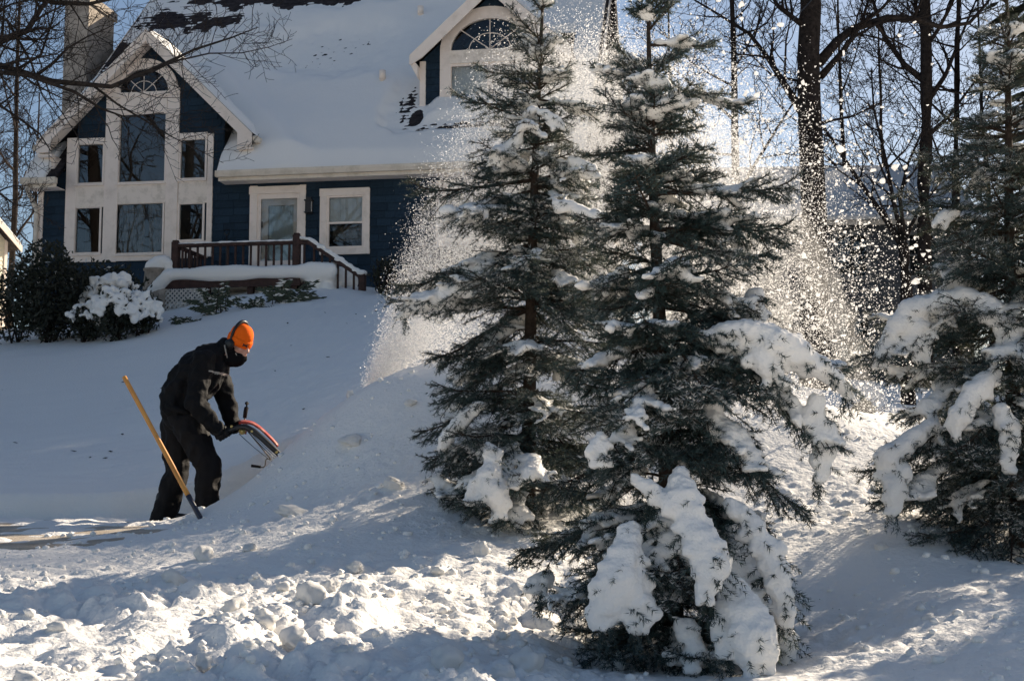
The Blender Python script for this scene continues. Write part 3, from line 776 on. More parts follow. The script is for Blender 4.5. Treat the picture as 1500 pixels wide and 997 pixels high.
for x in (dwx0, dwx1): mb.add([(x, DD, dzb - 0.3), (x, 5.0, dzb - 0.3), (x, 5.0, o_[2][1]), (x, DD, o_[2][1])], [(0, 1, 2, 3)])
mb.add([(p[0], DD + 1.2, p[1]) for p in o_], [(0, 1, 2, 3, 4)])
dorm = part('dormer', mb, M['shake'])
mb = MB()
for k in range(24):
    z0 = dzb + k * CO; z1 = z0 + CO
    for (xa, xb) in ((dwx0 + 0.1, hp(646, 120, DD)[0]), (hp(790, 120, DD)[0], dwx1 - 0.1)):
        x = xa
        if z1 > o_[2][1]: continue
        while x < xb - 0.02:
            w = min(rnd.uniform(0.12, 0.3), xb - x)
            mb.add([(x, DD - 0.028, z0), (x + w - 0.006, DD - 0.028, z0), (x + w - 0.006, DD - 0.006, z1 + 0.01), (x, DD - 0.006, z1 + 0.01), (x, DD, z0), (x + w - 0.006, DD, z0)], [(0, 1, 2, 3), (0, 4, 5, 1), (0, 3, 4), (1, 5, 2)]); x += w
    if z0 > o_[2][1] - CO:
        hw = (DZ - 0.27 - z1) / DS
        hw = min(hw, dwx1 - DXc)
        za = (z0 - DARC[1]) / (DAH + 0.30)
        ex = (DAR + 0.3) * math.sqrt(max(0, 1 - za * za)) if za < 1 else 0
        for s in (-1, 1):
            x = ex
            while x < hw - 0.03:
                w = min(rnd.uniform(0.15, 0.35), hw - x)
                xa, xb = sorted((DXc + s * x, DXc + s * (x + w - 0.006)))
                mb.add([(xa, DD - 0.028, z0), (xb, DD - 0.028, z0), (xb, DD - 0.006, z1 + 0.01), (xa, DD - 0.006, z1 + 0.01), (xa, DD, z0), (xb, DD, z0)], [(0, 1, 2, 3), (0, 4, 5, 1), (0, 3, 4), (1, 5, 2)]); x += w
tag(part('shake_cladding', mb, M['shake'], dorm), kind='stuff')
fz = lambda x, z, d: (x, DD + d, z)
mb = MB(); mb.ring(darch(DAR - 0.02, DAH - 0.02), darch(DAR + 0.24, DAH + 0.27), fz, -0.06, 0.04); da = part('arched_casing', mb, M['trim'], dorm)
mb = MB(); mb.box(DARC[0] - DAR - 0.02, DARC[0] + DAR + 0.02, DD - 0.07, DD + 0.04, dopen[3] - 0.002, DARC[1]); part('transom', mb, M['trim_dirty'], dorm)
for s in (-1, 1):
    xa, xb = sorted((DARC[0] + s * (DAR - 0.02), DARC[0] + s * (DAR + 0.24))); mb = MB(); mb.box(xa, xb, DD - 0.058, DD + 0.04, dzb + 0.02, DARC[1]); part('casing', mb, M['trim'], dorm)
mb = MB(); mb.box(dopen[0] - 0.05, dopen[1] + 0.05, DD - 0.09, DD + 0.04, dzb, dopen[2] + 0.02); part('sill', mb, M['trim'], dorm)
def sun2(par, c, r, h, d):
    g = MB(); g.add([(c[0] + r * math.cos(math.pi * i / 24), d, c[1] + h * math.sin(math.pi * i / 24)) for i in range(25)], [tuple(range(25))]); part('pane', g, M['glass'], par)
    for ang in (42, 90, 138):
        q = MB(); a = R(ang); q.tube([(c[0], d - 0.012, c[1] + 0.01), (c[0] + r * math.cos(a), d - 0.012, c[1] + h * math.sin(a))], 0.013, 4); part('muntin', q, M['trim'], par)
    q = MB(); q.tube([(c[0] + 0.54 * r * math.cos(math.pi * i / 16), d - 0.012, c[1] + 0.54 * h * math.sin(math.pi * i / 16)) for i in range(17)], 0.012, 4); part('muntin', q, M['trim'], par)
sun2(da, DARC, DAR - 0.02, DAH - 0.02, DD)
xm = (dopen[0] + dopen[1]) / 2
for (a, b) in ((dopen[0], xm), (xm, dopen[1])):
    mb = MB(); mb.ring([(a + 0.06, dopen[2] + 0.06), (b - 0.06, dopen[2] + 0.06), (b - 0.06, dopen[3] - 0.06), (a + 0.06, dopen[3] - 0.06)], [(a - 0.0, dopen[2]), (b, dopen[2]), (b, dopen[3]), (a, dopen[3])], fz, -0.04, 0.04, True)
    w = part('casement', mb, M['trim'], dorm); mb = MB(); mb.box(a + 0.055, b - 0.055, DD, DD + 0.006, dopen[2] + 0.055, dopen[3] - 0.055); part('pane', mb, M['glass'], w)
sheet((dopen[0], xm - 0.02, dopen[2], dopen[3]), DD + 0.12, 'blind', 'blind', dorm, 9, 0.003)
sheet((xm + 0.02, dopen[1], dopen[2], dopen[3]), DD + 0.3, 'curtain', 'curtain', dorm, 5, 0.03)
for s in (-1, 1):
    xa, xb = sorted((DXc + s * (dwx1 - DXc), DXc + s * (dwx1 - DXc - 0.13))); mb = MB(); mb.box(xa - 0.01 * (s < 0), xb + 0.01 * (s > 0), DD - 0.05, DD - 0.004, dzb - 0.1, o_[2][1]); part('corner_board', mb, M['trim'], dorm)
    xe = DXc + s * DHW
    mb = MB(); mb.prism([(DXc, DZ), (xe, DZE), (xe, DZE - 0.07), (DXc, DZ - 0.07)], F3, DD - 0.33, 6.0); o = part('dormer_roof', mb, M['shingle'], dorm)
    mb = MB(); mb.prism([(DXc, DZ - 0.02), (xe, DZE - 0.02), (xe, DZE - 0.24), (xe - s * 0.05, DZE - 0.24), (xe - s * 0.30, DZE - 0.27 + 0.2 * DS), (DXc, DZ - 0.35)], F3, DD - 0.37, DD - 0.335); part('rake_board', mb, M['trim'], o)
    mb = MB(); mb.prism([(xe - s * 0.02, DZE - 0.06), (xe - s * 0.02, DZE - 0.24), (DXc + s * (dwx1 - DXc), DZE - 0.55), (DXc + s * (dwx1 - DXc), DZE - 0.25)], F3, DD - 0.33, DD + 2.0); part('soffit', mb, M['trim'], o)

# --- roof vents
for (px, py, d) in ((560, 122, 2.0), (616, 20, 4.4)):
    x, z = hp(px, py, d); zr = roof_z(d)
    mb = MB(); mb.lathe([(0.055, -0.3), (0.055, 0.25), (0.08, 0.25), (0.08, 0.46), (0.03, 0.48)], 12, Matrix.Translation((x, d, zr)))
    part('roof_vent', mb, M['trim'], mroof, True)

# --- snow on the roofs: a thick uneven sheet, thin or gone in patches
def patch(x, z, px0, py0, rx, ry, d):
    cx, cz_ = hp(px0, py0, d); return ((x - cx) / rx) ** 2 + ((z - cz_) / ry) ** 2
xs = np.arange(RX0 + 0.02, RX1 - 0.04, 0.055); ds = np.arange(-OV - 0.06, DEPTH / 2 + 0.3, 0.046)
X, D = np.meshgrid(xs, ds)
Zr = ZE + 0.02 + np.minimum(D + OV, RUN)
t = 0.20 + 0.035 * noise2(X, D, 1.7, 21) + 0.012 * noise2(X, D, 0.45, 22) + 0.004 * noise2(X, D, 0.15, 221)
# drifts in the valleys beside gable and dormer
vg = np.abs((GZ - np.abs(X - GXc) * GS) - Zr)
inside_d = (np.abs(X - DXc) < DHW + 0.02)
t += 0.30 * np.exp(-(vg / 0.5) ** 2) * (X > GXc)
t += 0.10 * np.exp(-((D - 0.6) / 0.7) ** 2) * np.exp(-((X - hp(470, 200, 0.5)[0]) / 1.6) ** 2)
# rounded lip over the gutter
t *= sstep(-OV - 0.10, -OV + 0.22, D) * 0.93 + 0.07
st = np.floor((D + OV) / 0.1131)
def bare(t, px, py, rx, ry, depth, spread, dig, fine=1.0, seed=0, fs=1.0):
    """snow thins out towards a wind-scoured spot and breaks up along the shingle courses"""
    cx, cz_ = hp(px, py, depth)
    q = np.sqrt(((X - cx) / rx) ** 2 + ((D - (cz_ - ZE - OV)) / ry) ** 2)
    q = q + 0.30 * noise2(X, D, 0.9, seed + 30) + 0.12 * noise2(X, D, 0.3, seed + 36)
    base = sstep(0.85, 1 + spread, q)
    streak = noise2(X, st * 0.1131 * 4.0 * fs, 0.42 * fs, seed + 31) + 0.6 * noise2(X, st * 0.1131 * 6.0, 0.13, seed + 32) + (0.35 / fs) * noise2(X, D, 0.08, seed + 33)
    thin = dig * np.clip(q - 1.0, -0.6, 0.6) + 0.020 * fine * streak
    return t * base + (1 - base) * thin
# upper left: shingles blown clear in ragged courses
t = bare(t, 165, 25, 1.7, 2.3, 4.2, 0.5, 0.11, seed=1)
t = bare(t, 290, 0, 2.6, 1.15, 5.0, 0.6, 0.11, seed=2)
t = bare(t, 440, -22, 3.8, 0.8, 5.6, 0.6, 0.11, seed=3)
# thin scoured patch in the middle, another beside the dormer, streaks below its sill
t = bare(t, 483, 75, 1.15, 0.72, 3.0, 0.9, 0.010, 0.75, seed=5, fs=0.4) + 0.009
t = bare(t, 602, 150, 0.42, 0.75, 1.4, 0.8, 0.016, 0.8, seed=6, fs=0.4) + 0.006
t = bare(t, 613, 178, 0.14, 0.26, 1.1, 0.4, 0.12, seed=7)
t = bare(t, 700, 194, 1.6, 0.25, 1.0, 0.5, 0.010, 1.0, seed=8) + 0.010
Zs = Zr + t
ok = ~((np.abs(X - DXc) < (dwx1 - DXc) - 0.02) & (D > DD + 0.02) & (Zs < DZ - 0.3))
ok &= ~((D < -0.02) & (X < GUTX0 - 0.02) & (X > gl1 - 0.05))
ok &= ~((D < 2.3) & (X > GXL + 0.3) & (X < GWR + 0.02) & (Zs < GZ - np.abs(X - GXc) * GS + 0.02))
idx = np.arange(X.size).reshape(X.shape)
fq = np.stack([idx[:-1, :-1], idx[:-1, 1:], idx[1:, 1:], idx[1:, :-1]], axis=-1).reshape(-1, 4)
okf = ok.ravel()[fq].all(axis=1)
# close the sheet at its lower edge with an underside
v = np.stack([X.ravel(), D.ravel(), Zs.ravel()], axis=1)
v2 = np.stack([X.ravel(), D.ravel() + 0.02, np.minimum(Zr.ravel() - 0.03, Zs.ravel() - 0.01)], axis=1)
fk = fq[okf]
edges = {}
for a, b in ((0, 1), (1, 2), (2, 3), (3, 0)):
    pass
e = np.concatenate([fk[:, [0, 1]], fk[:, [1, 2]], fk[:, [2, 3]], fk[:, [3, 0]]]); es = np.sort(e, axis=1)
key = es[:, 0].astype(np.int64) * X.size + es[:, 1]
u, inv, cnt = np.unique(key, return_inverse=True, return_counts=True)
be = e[cnt[inv] == 1]
skirt = np.stack([be[:, 1], be[:, 0], be[:, 0] + X.size, be[:, 1] + X.size], axis=1)
def compact(v, f):
    used = np.unique(f); mp = np.full(len(v), -1); mp[used] = np.arange(len(used)); return v[used], mp[f]
vv, ff = compact(np.concatenate([v, v2]), np.concatenate([fk, skirt]))
link('roof_snow', np_mesh('roof_snow', vv, ff, True), M['snow_roof'], mroof, False)
# gable and dormer snow
def gable_snow(xc, zt, slope, hw, d0, d1, parent, seed, th=0.16):
    xs = np.arange(-hw, hw + 0.01, 0.05); ds = np.arange(d0, d1, 0.06)
    X, D = np.meshgrid(xs, ds)
    top = zt - np.abs(X) * slope
    edge = sstep(0, 0.35, D - d0) * (1 - sstep(hw - 0.25, hw, np.abs(X)))
    t = (th + 0.03 * noise2(X + xc, D, 0.9, seed)) * (0.12 + 0.88 * edge) - 0.05 * np.exp(-(X / 0.2) ** 2)
    Z = top + t
    idx = np.arange(X.size).reshape(X.shape)
    f = np.stack([idx[:-1, :-1], idx[:-1, 1:], idx[1:, 1:], idx[1:, :-1]], axis=-1).reshape(-1, 4)
    v = np.stack([X.ravel() + xc, D.ravel(), Z.ravel()], axis=1); v2 = v.copy(); v2[:, 2] = top.ravel() - 0.02
    e = np.concatenate([f[:, [0, 1]], f[:, [1, 2]], f[:, [2, 3]], f[:, [3, 0]]]); es = np.sort(e, axis=1)
    key = es[:, 0].astype(np.int64) * X.size + es[:, 1]
    u, inv, cnt = np.unique(key, return_inverse=True, return_counts=True); be = e[cnt[inv] == 1]
    sk = np.stack([be[:, 1], be[:, 0], be[:, 0] + X.size, be[:, 1] + X.size], axis=1)
    vv, ff = compact(np.concatenate([v, v2]), np.concatenate([f, sk]))
    link('gable_snow', np_mesh('gable_snow', vv, ff, True), M['snow_roof'], parent, False)
gable_snow(GXc, GZ, GS, GXR - GXc, -0.34, GZ - ZE + 0.4, house, 51)
gable_snow(DXc, DZ, DS, DHW, DD - 0.31, 5.5, dorm, 52)

# ------------------------------------------------------------------ deck, railing and steps in front of the door
DK = -1.75                                   # front edge of the deck, in front of the wall
dzf = hp(330, 404, DK)[1]                    # deck floor
dx0, dx1 = hp(232, 410, DK)[0], hp(436, 410, DK)[0]
deck = empty('porch_deck', hworld((dx0 + dx1) / 2, DK, dzf - 1.0), 'dark brown wooden porch deck with railing, lattice skirt and snow before the door', 'deck', rz=-TH)
_dl = Vector(((dx0 + dx1) / 2, DK, dzf - 1.0))
def dpart(name, mb, m, parent=deck, smooth=False, bevel=0.0):
    mb.v = [tuple(Vector(q) - _dl) for q in mb.v]; return mb.build(name, m, parent, smooth, False, bevel)
mb = MB()
mb.box(dx0 + 0.05, dx1, DK + 0.045, -0.06, dzf - 0.06, dzf); dpart('floor', mb, M['rail'])
mb = MB(); mb.box(dx0, dx1 + 0.05, DK, DK + 0.04, dzf - 0.24, dzf + 0.0); dpart('rim_board', mb, M['rail'], bevel=0.005)
for x in np.linspace(dx0 + 0.1, dx1 - 0.1, 4):
    mb = MB(); mb.box(x - 0.06, x + 0.06, DK + 0.06, DK + 0.18, dzf - 1.6, dzf - 0.07); dpart('pier', mb, M['rail'])
# lattice: crossed slats under the left end
mb = MB(); lx0, lx1, lz0, lz1 = dx0 + 0.02, dx0 + 1.1, dzf - 1.0, dzf - 0.26
for s in (-1, 1):
    k = lx0 - 1.2
    while k < lx1 + 1.2:
        a = Vector((k, 0, lz0)); b = Vector((k + s * (lz1 - lz0), 0, lz1))
        t0, t1 = 0.0, 1.0
        for lim, sg in ((lx0, 1), (lx1, -1)):
            da, db = sg * (a.x - lim), sg * (b.x - lim)
            if da < 0 and db < 0: t1 = -1
            elif da < 0: t0 = max(t0, da / (da - db))
            elif db < 0: t1 = min(t1, da / (da - db))
        if t1 > t0:
            p, q = a.lerp(b, t0), a.lerp(b, t1); n = Vector((s * 0.5, 0, -0.5)).normalized() * 0.017 if s > 0 else Vector((0.5, 0, 0.5)).normalized() * 0.017
            y0 = DK + (0.004 if s > 0 else 0.012)
            mb.add([(*(w),) for w in [Vector((c.x, y0 + dy, c.z)) + o for dy in (0, 0.008) for c, o in ((p, n), (p, -n), (q, -n), (q, n))]], [(0, 1, 2, 3), (7, 6, 5, 4), (0, 4, 5, 1), (1, 5, 6, 2), (2, 6, 7, 3), (3, 7, 4, 0)])
        k += 0.10
dpart('lattice', mb, M['lattice'])
# posts, rails, balusters
rz1 = hp(330, 353, DK)[1]; rzb = hp(330, 391, DK)[1] - 0.12
px0, px1 = hp(254, 370, DK)[0], hp(432, 370, DK)[0]
for x, zt in ((px0, rz1 + 0.03), (px1, rz1 + 0.11)):
    mb = MB(); mb.box(x - 0.075, x + 0.075, DK + 0.045, DK + 0.19, dzf - 0.02, zt); mb.box(x - 0.06, x + 0.06, DK + 0.06, DK + 0.175, zt, zt + 0.035); dpart('post', mb, M['rail'], bevel=0.01)
mb = MB(); mb.box(px0 + 0.075, px1 - 0.075, DK + 0.05, DK + 0.18, rz1 - 0.09, rz1 - 0.02); dpart('top_rail', mb, M['rail'], bevel=0.008)
mb = MB(); mb.box(px0 + 0.075, px1 - 0.075, DK + 0.085, DK + 0.135, rzb, rzb + 0.07); dpart('bottom_rail', mb, M['rail'])
for i in range(15):
    x = px0 + 0.075 + (px1 - px0 - 0.15) * (i + 0.5) / 15
    mb = MB(); mb.box(x - 0.020, x + 0.020, DK + 0.09, DK + 0.13, rzb + 0.07, rz1 - 0.09); dpart('baluster', mb, M['rail'])
# side rail back to the wall (left)
mb = MB(); mb.box(px0 - 0.04, px0 + 0.04, DK + 0.19, -0.06, rz1 - 0.09, rz1 - 0.02); dpart('top_rail', mb, M['rail'])
for i in range(8):
    y = DK + 0.3 + i * 0.17; mb = MB(); mb.box(px0 - 0.02, px0 + 0.02, y, y + 0.04, rzb, rz1 - 0.09); dpart('baluster', mb, M['rail'])
# stairs run down to the right
sx1, sz1 = hp(528, 402, DK); 
pA = Vector((px1 + 0.075, 0, rz1 - 0.055)); pM = Vector((hp(450, 352, DK)[0], 0, rz1 - 0.06)); pB = Vector((sx1 - 0.05, 0, sz1 - 0.02))
mb = MB()
for a, b in ((pA, pM), (pM, pB)):
    for_y = (DK + 0.05, DK + 0.17)
    mb.add([(c.x, y, c.z + dz) for y in for_y for c, dz in ((a, 0.045), (b, 0.045), (b, -0.045), (a, -0.045))], [(0, 1, 2, 3), (7, 6, 5, 4), (0, 4, 5, 1), (1, 5, 6, 2), (2, 6, 7, 3), (3, 7, 4, 0)])
dpart('stair_rail', mb, M['rail'])
mb = MB(); mb.box(sx1 - 0.06, sx1 + 0.08, DK + 0.04, DK + 0.18, sz1 - 1.2, sz1 + 0.03); dpart('post', mb, M['rail'], bevel=0.01)
for i in range(6):
    t = (i + 0.7) / 6.4; c = pM.lerp(pB, t)
    mb = MB(); mb.box(c.x - 0.02, c.x + 0.02, DK + 0.09, DK + 0.13, c.z - 0.75, c.z - 0.03); dpart('baluster', mb, M['rail'])
mb = MB(); c = pA.lerp(pM, 0.5); mb.box(c.x - 0.02, c.x + 0.02, DK + 0.09, DK + 0.13, c.z - 0.62, c.z - 0.03); dpart('baluster', mb, M['rail'])
for i in range(5):
    xs_ = dx1 + i * 0.27; zs_ = dzf - 0.17 * (i + 1); mb = MB(); mb.box(xs_, xs_ + 0.29, DK + 0.06, -0.3, zs_ - 0.05, zs_); dpart('tread', mb, M['rail'])
# snow on the deck, on the rails, and spilling over the left end
B = Blobs(); rnd = random.Random(4)
def snowline(a, b, r, n, h=0.6, wy=1.0, jit=0.2):
    for i in range(n + 1):
        c = Vector(a).lerp(Vector(b), i / n); k = 1 + rnd.uniform(-jit, jit)
        B.ell(c, (r * 1.5 * k, r * wy * k, r * h * k))
snowline((px0 + 0.09, DK + 0.115, rz1 - 0.02), (px1 - 0.09, DK + 0.115, rz1 - 0.02), 0.06, 40, 0.62, 1.0, 0.3)
snowline((pM.x, DK + 0.115, pM.z + 0.06), (pB.x, DK + 0.115, pB.z + 0.06), 0.07, 22, 0.8, 1.0, 0.3)
snowline((px1, DK + 0.115, rz1 + 0.06), (pM.x, DK + 0.115, pM.z + 0.06), 0.06, 8)
for o_x, z_ in ((sx1, sz1 + 0.05),): B.ell((o_x, DK + 0.11, z_), (0.12, 0.11, 0.07))
v, f, n = B.remesh(0.022, 3); v = v - np.array(_dl)
link('rail_snow', np_mesh('rail_snow', v, f, True), M['snow_load'], deck, False)
B = Blobs()
for i in range(46):
    x = dx0 + 0.22 + (dx1 - dx0 + 0.5) * i / 45
    for y in np.arange(DK + 0.03, -0.1, 0.16):
        e = 1.0 if y > DK + 0.1 else 0.82
        h = 0.19 * e * (1 + 0.25 * float(noise2(np.array([x]), np.array([y]), 0.5, 61)[0])) * (1.15 if i > 38 else 1)
        B.ell((x, y, dzf + 0.06), (0.13, 0.16, h))
# spill over the left corner and steps buried under snow
for i in range(9): B.ell((dx0 + 0.22 - i * 0.05, DK - 0.02 + 0.10 * (i % 2), dzf + 0.03 - i * 0.050), (0.15, 0.2, 0.13))
for i in range(14): B.ell((dx1 + i * 0.1, DK + 0.25 + 0.3 * (i % 3), dzf + 0.05 - i * 0.062), (0.2, 0.3, 0.22))
v, f, n = B.remesh(0.042, 3); v = v - np.array(_dl)
v = v + n * (0.012 * noise3(v * 3.2))[:, None]
link('deck_snow', np_mesh('deck_snow', v, f, True), M['snow_load'], deck, False)

# planter at the deck's left end
pl = hworld(*hp(228, 430, DK + 0.1)[:1], DK + 0.1, hp(228, 430, DK + 0.1)[1])
plant = empty('planter', pl, 'weathered grey tapered planter capped with snow at the left deck corner', 'planter', rz=-TH)
mb = MB(); zt = hp(228, 394, DK + 0.1)[1] - pl.z
mb.lathe([(0.27, -0.4), (0.28, 0.0), (0.24, zt - 0.05), (0.27, zt - 0.04), (0.27, zt), (0.21, zt), (0.20, zt - 0.08)], 20, Matrix.Identity(4)); mb.build('pot', M['stucco'], plant, True, False)
B = Blobs()
for (x, z, r) in ((0, zt + 0.03, 0.25), (0.08, zt + 0.12, 0.21), (0.17, zt + 0.15, 0.18), (0.24, zt + 0.10, 0.17), (0.28, zt - 0.02, 0.14)): B.ell((x, 0, z), (r, r, r * 0.85))
v, f, n = B.remesh(0.025, 4); link('snow_cap', np_mesh('snow_cap', v, f, True), M['snow_load'], plant, False)

# spade leaning against the wall behind the railing
q = hworld(hp(332, 350, -0.12)[0], -0.12, dzf + 0.1)
sp = empty('garden_spade', q, 'dark spade with D-handle leaning on the blue wall behind the railing', 'spade', rz=-TH)
zt = hp(332, 345, -0.12)[1] - q.z
mb = MB(); mb.tube([(0.05, -0.12, 0.1), (0.0, 0.0, zt)], 0.016, 8); mb.build('shaft', M['iron'], sp, True, False)
mb = MB(); mb.tube([(0, 0, zt), (-0.055, 0, zt + 0.05), (-0.055, 0, zt + 0.13), (0.055, 0, zt + 0.13), (0.055, 0, zt + 0.05), (0, 0, zt)], 0.013, 6); mb.build('handle', M['iron'], sp, True, False)
mb = MB(); mb.box(-0.06, 0.13, -0.14, -0.12, -0.15, 0.12); mb.build('blade', M['iron'], sp, False, False)

# ------------------------------------------------------------------ shrubs at the foot of the house
def leaf_cloud(center, rad, n, size, rs, shape=1.0, frost=0.0, narrow=0.45):
    """loose leaves through the outer volume of an ellipsoid"""
    p = rs.normal(size=(n, 3)); p /= np.linalg.norm(p, axis=1)[:, None]
    r = rs.uniform(0.25, 1, n) ** 0.6
    lump = 1 + 0.35 * noise3(p * 2.1 + np.array(center) * 1.3)
    p = p * (r * lump)[:, None] * np.array(rad)
    c = p + np.array(center)
    a = rs.normal(size=(n, 3)); a /= np.linalg.norm(a, axis=1)[:, None]
    b = np.cross(a, rs.normal(size=(n, 3))); b /= np.linalg.norm(b, axis=1)[:, None]
    s = size * rs.uniform(0.6, 1.3, n)[:, None]
    v = np.stack([c - a * s, c + b * s * narrow, c + a * s, c - b * s * narrow], axis=1).reshape(-1, 3)
    f = np.arange(4 * n).reshape(-1, 4)
    fr = np.repeat((rs.uniform(size=n) < frost * sstep(-0.3, 0.6, p[:, 2] / rad[2])) * 0.9, 4)
    return v, f, fr
def shrub(name, label, base, rad, n, size, seed, mname='leaf', frost=0.0, snow=0.0, cat='shrub', group=None, stems=7):
    rs = np.random.RandomState(seed); rnd = random.Random(seed)
    root = empty(name, base, label, cat, group)
    c = Vector(base) + Vector((0, 0, rad[2] * 0.95))
    v, f, fr = leaf_cloud(c, rad, n, size, rs, frost=frost)
    link('foliage', np_mesh('foliage', v, f, False, {'frost': fr}), M[mname], root)
    mb = MB()
    for i in range(stems):
        a = rnd.uniform(0, 6.28); t = Vector((math.cos(a) * rad[0] * 0.7, math.sin(a) * rad[1] * 0.7, rad[2] * rnd.uniform(1.0, 1.8)))
        b0 = Vector(base) + Vector((rnd.uniform(-.1, .1), rnd.uniform(-.1, .1), -0.1)); mb.tube([b0, b0 + t * 0.5 + Vector((0, 0, 0.1)), b0 + t], [0.02, 0.012, 0.005], 5)
        for k in range(5):
            p = b0 + t * rnd.uniform(0.4, 1); mb.tube([p, p + Vector((rnd.uniform(-.3, .3), rnd.uniform(-.3, .3), rnd.uniform(0, .3)))], [0.007, 0.002], 4)
    mb.build('stem', M['bark'], root)
    if snow:
        B = Blobs(ICO1)
        for i in range(int(26 * snow)):
            a = rnd.uniform(0, 6.28); e = rnd.uniform(0.05, 1.2)
            d = Vector((math.cos(a) * math.cos(e), -abs(math.sin(a)) * math.cos(e) if rnd.random() < .8 else math.sin(a) * math.cos(e), math.sin(e)))
            q = c + Vector((d.x * rad[0], d.y * rad[1], d.z * rad[2])) * rnd.uniform(0.85, 1.02)
            r = rnd.uniform(0.05, 0.13) * (rad[0] / 0.5) ** 0.4
            for k in range(rnd.randint(2, 5)):
                B.ell(q + Vector((rnd.uniform(-1, 1) * r, rnd.uniform(-.6, .6) * r, -k * r * 0.5)), (r * rnd.uniform(.6, 1), r * rnd.uniform(.6, 1), r * rnd.uniform(.5, .9)))
        v, f, n_ = B.remesh(0.022, 2)
        v = v + n_ * (0.02 * noise3(v * 9))[:, None]
        link('snow_load', np_mesh('snow_load', v, f, True), M['snow_load'], root)
    return root
def gb(px, py, Y, dz=0.0):
    p = at(px, py, Y); return Vector((p.x, p.y, gz(p.x, p.y) + dz))
shrub('evergreen_shrub', 'tall dark evergreen shrub at the left house corner', gb(68, 505, 26.2), (0.78, 0.7, 0.98), 5200, 0.055, 1, frost=0.03, stems=10)
shrub('evergreen_shrub', 'loose dark shrub leaning out past the yellow house siding', gb(25, 500, 26.6), (0.55, 0.5, 0.85), 1700, 0.05, 2, frost=0.05)
shrub('evergreen_shrub', 'dark shrub reaching up to the window sill behind the snowy shrubs', gb(150, 480, 27.4), (0.85, 0.5, 0.72), 2600, 0.055, 3, frost=0.06)
for i, (px, py, Y, rr, sn, lab) in enumerate([
    (128, 498, 25.6, (0.36, 0.34, 0.40), 0.9, 'low snow-capped shrub nearest the tall dark shrub'),
    (168, 497, 25.2, (0.40, 0.36, 0.52), 1.7, 'heavily snowed shrub in the middle of the clump left of the deck'),
    (208, 478, 25.6, (0.36, 0.34, 0.42), 1.8, 'rounded snow-buried shrub beside the lattice'),
    (165, 470, 26.4, (0.55, 0.36, 0.62), 1.2, 'snow-dotted shrub behind the clump below the great window')]):
    shrub('snowy_shrub', lab, gb(px, py, Y), rr, 1500, 0.045, 20 + i, frost=0.12, snow=sn, group='snow-covered shrubs left of the deck')
def yew(label, px, py, Y, w, h, seed):
    """flat feathery sprays of a snowed-in yew"""
    rnd = random.Random(seed); rs = np.random.RandomState(seed)
    b = gb(px, py, Y); root = empty('yew_shrub', b, label, 'shrub', 'yew sprigs poking out of the snow before the deck')
    mb = MB(); V = []; 
    for i in range(11):
        a = rnd.uniform(-1.2, 1.2); L = h * rnd.uniform(0.6, 1.15)
        d = Vector((math.sin(a) * w / h, rnd.uniform(-.4, .2), math.cos(a) * 0.9)); p0 = b + Vector((rnd.uniform(-.3, .3) * w, rnd.uniform(-.1, .1), -0.1))
        pts = [p0 + d * L * t + Vector((0, 0, -0.25 * L * t * t)) for t in np.linspace(0, 1, 6)]
        mb.tube(pts, [0.012, 0.01, 0.008, 0.006, 0.004, 0.003], 4)
        for k in range(80):
            t = rnd.uniform(0.25, 1); q = p0 + d * L * t + Vector((0, 0, -0.25 * L * t * t))
            s = rnd.choice((-1, 1)); e = q + Vector((s * rnd.uniform(.03, .11) * w * 2, rnd.uniform(-.05, .05), rnd.uniform(-.06, .05)))
            V.append((q, e))
    mb.build('stem', M['bark'], root)
    v = []; 
    for q, e in V:
        d = e - q; n = Vector((-d.z, rnd.uniform(-.3, .3) * d.length, d.x)); n = n.normalized() * d.length * 0.13
        v += [q, q.lerp(e, 0.5) + n, e, q.lerp(e, 0.5) - n]
    f = np.arange(len(v)).reshape(-1, 4)
    link('foliage', np_mesh('foliage', np.array([x[:] for x in v]), f, False, {'frost': np.repeat((rs.uniform(size=len(f)) < 0.12) * 0.8, 4)}), M['yew'], root)
yew('taller feathery yew sprig standing against the left half of the deck', 318, 440, 26.6, 0.62, 1.05, 1)
yew('wide feathery yew clump against the right half of the deck', 418, 438, 26.6, 0.85, 0.85, 2)
yew('small dark yew tip in the snow below the lattice', 275, 455, 26.2, 0.4, 0.4, 3)
yew('small yew tip in the snow between the two larger yews', 378, 436, 26.5, 0.45, 0.4, 4)
shrub('dormant_shrub', 'dark thin shrub on the blue wall right of the stair rail', gb(562, 440, 27.8), (0.3, 0.3, 0.42), 420, 0.05, 9, stems=9)

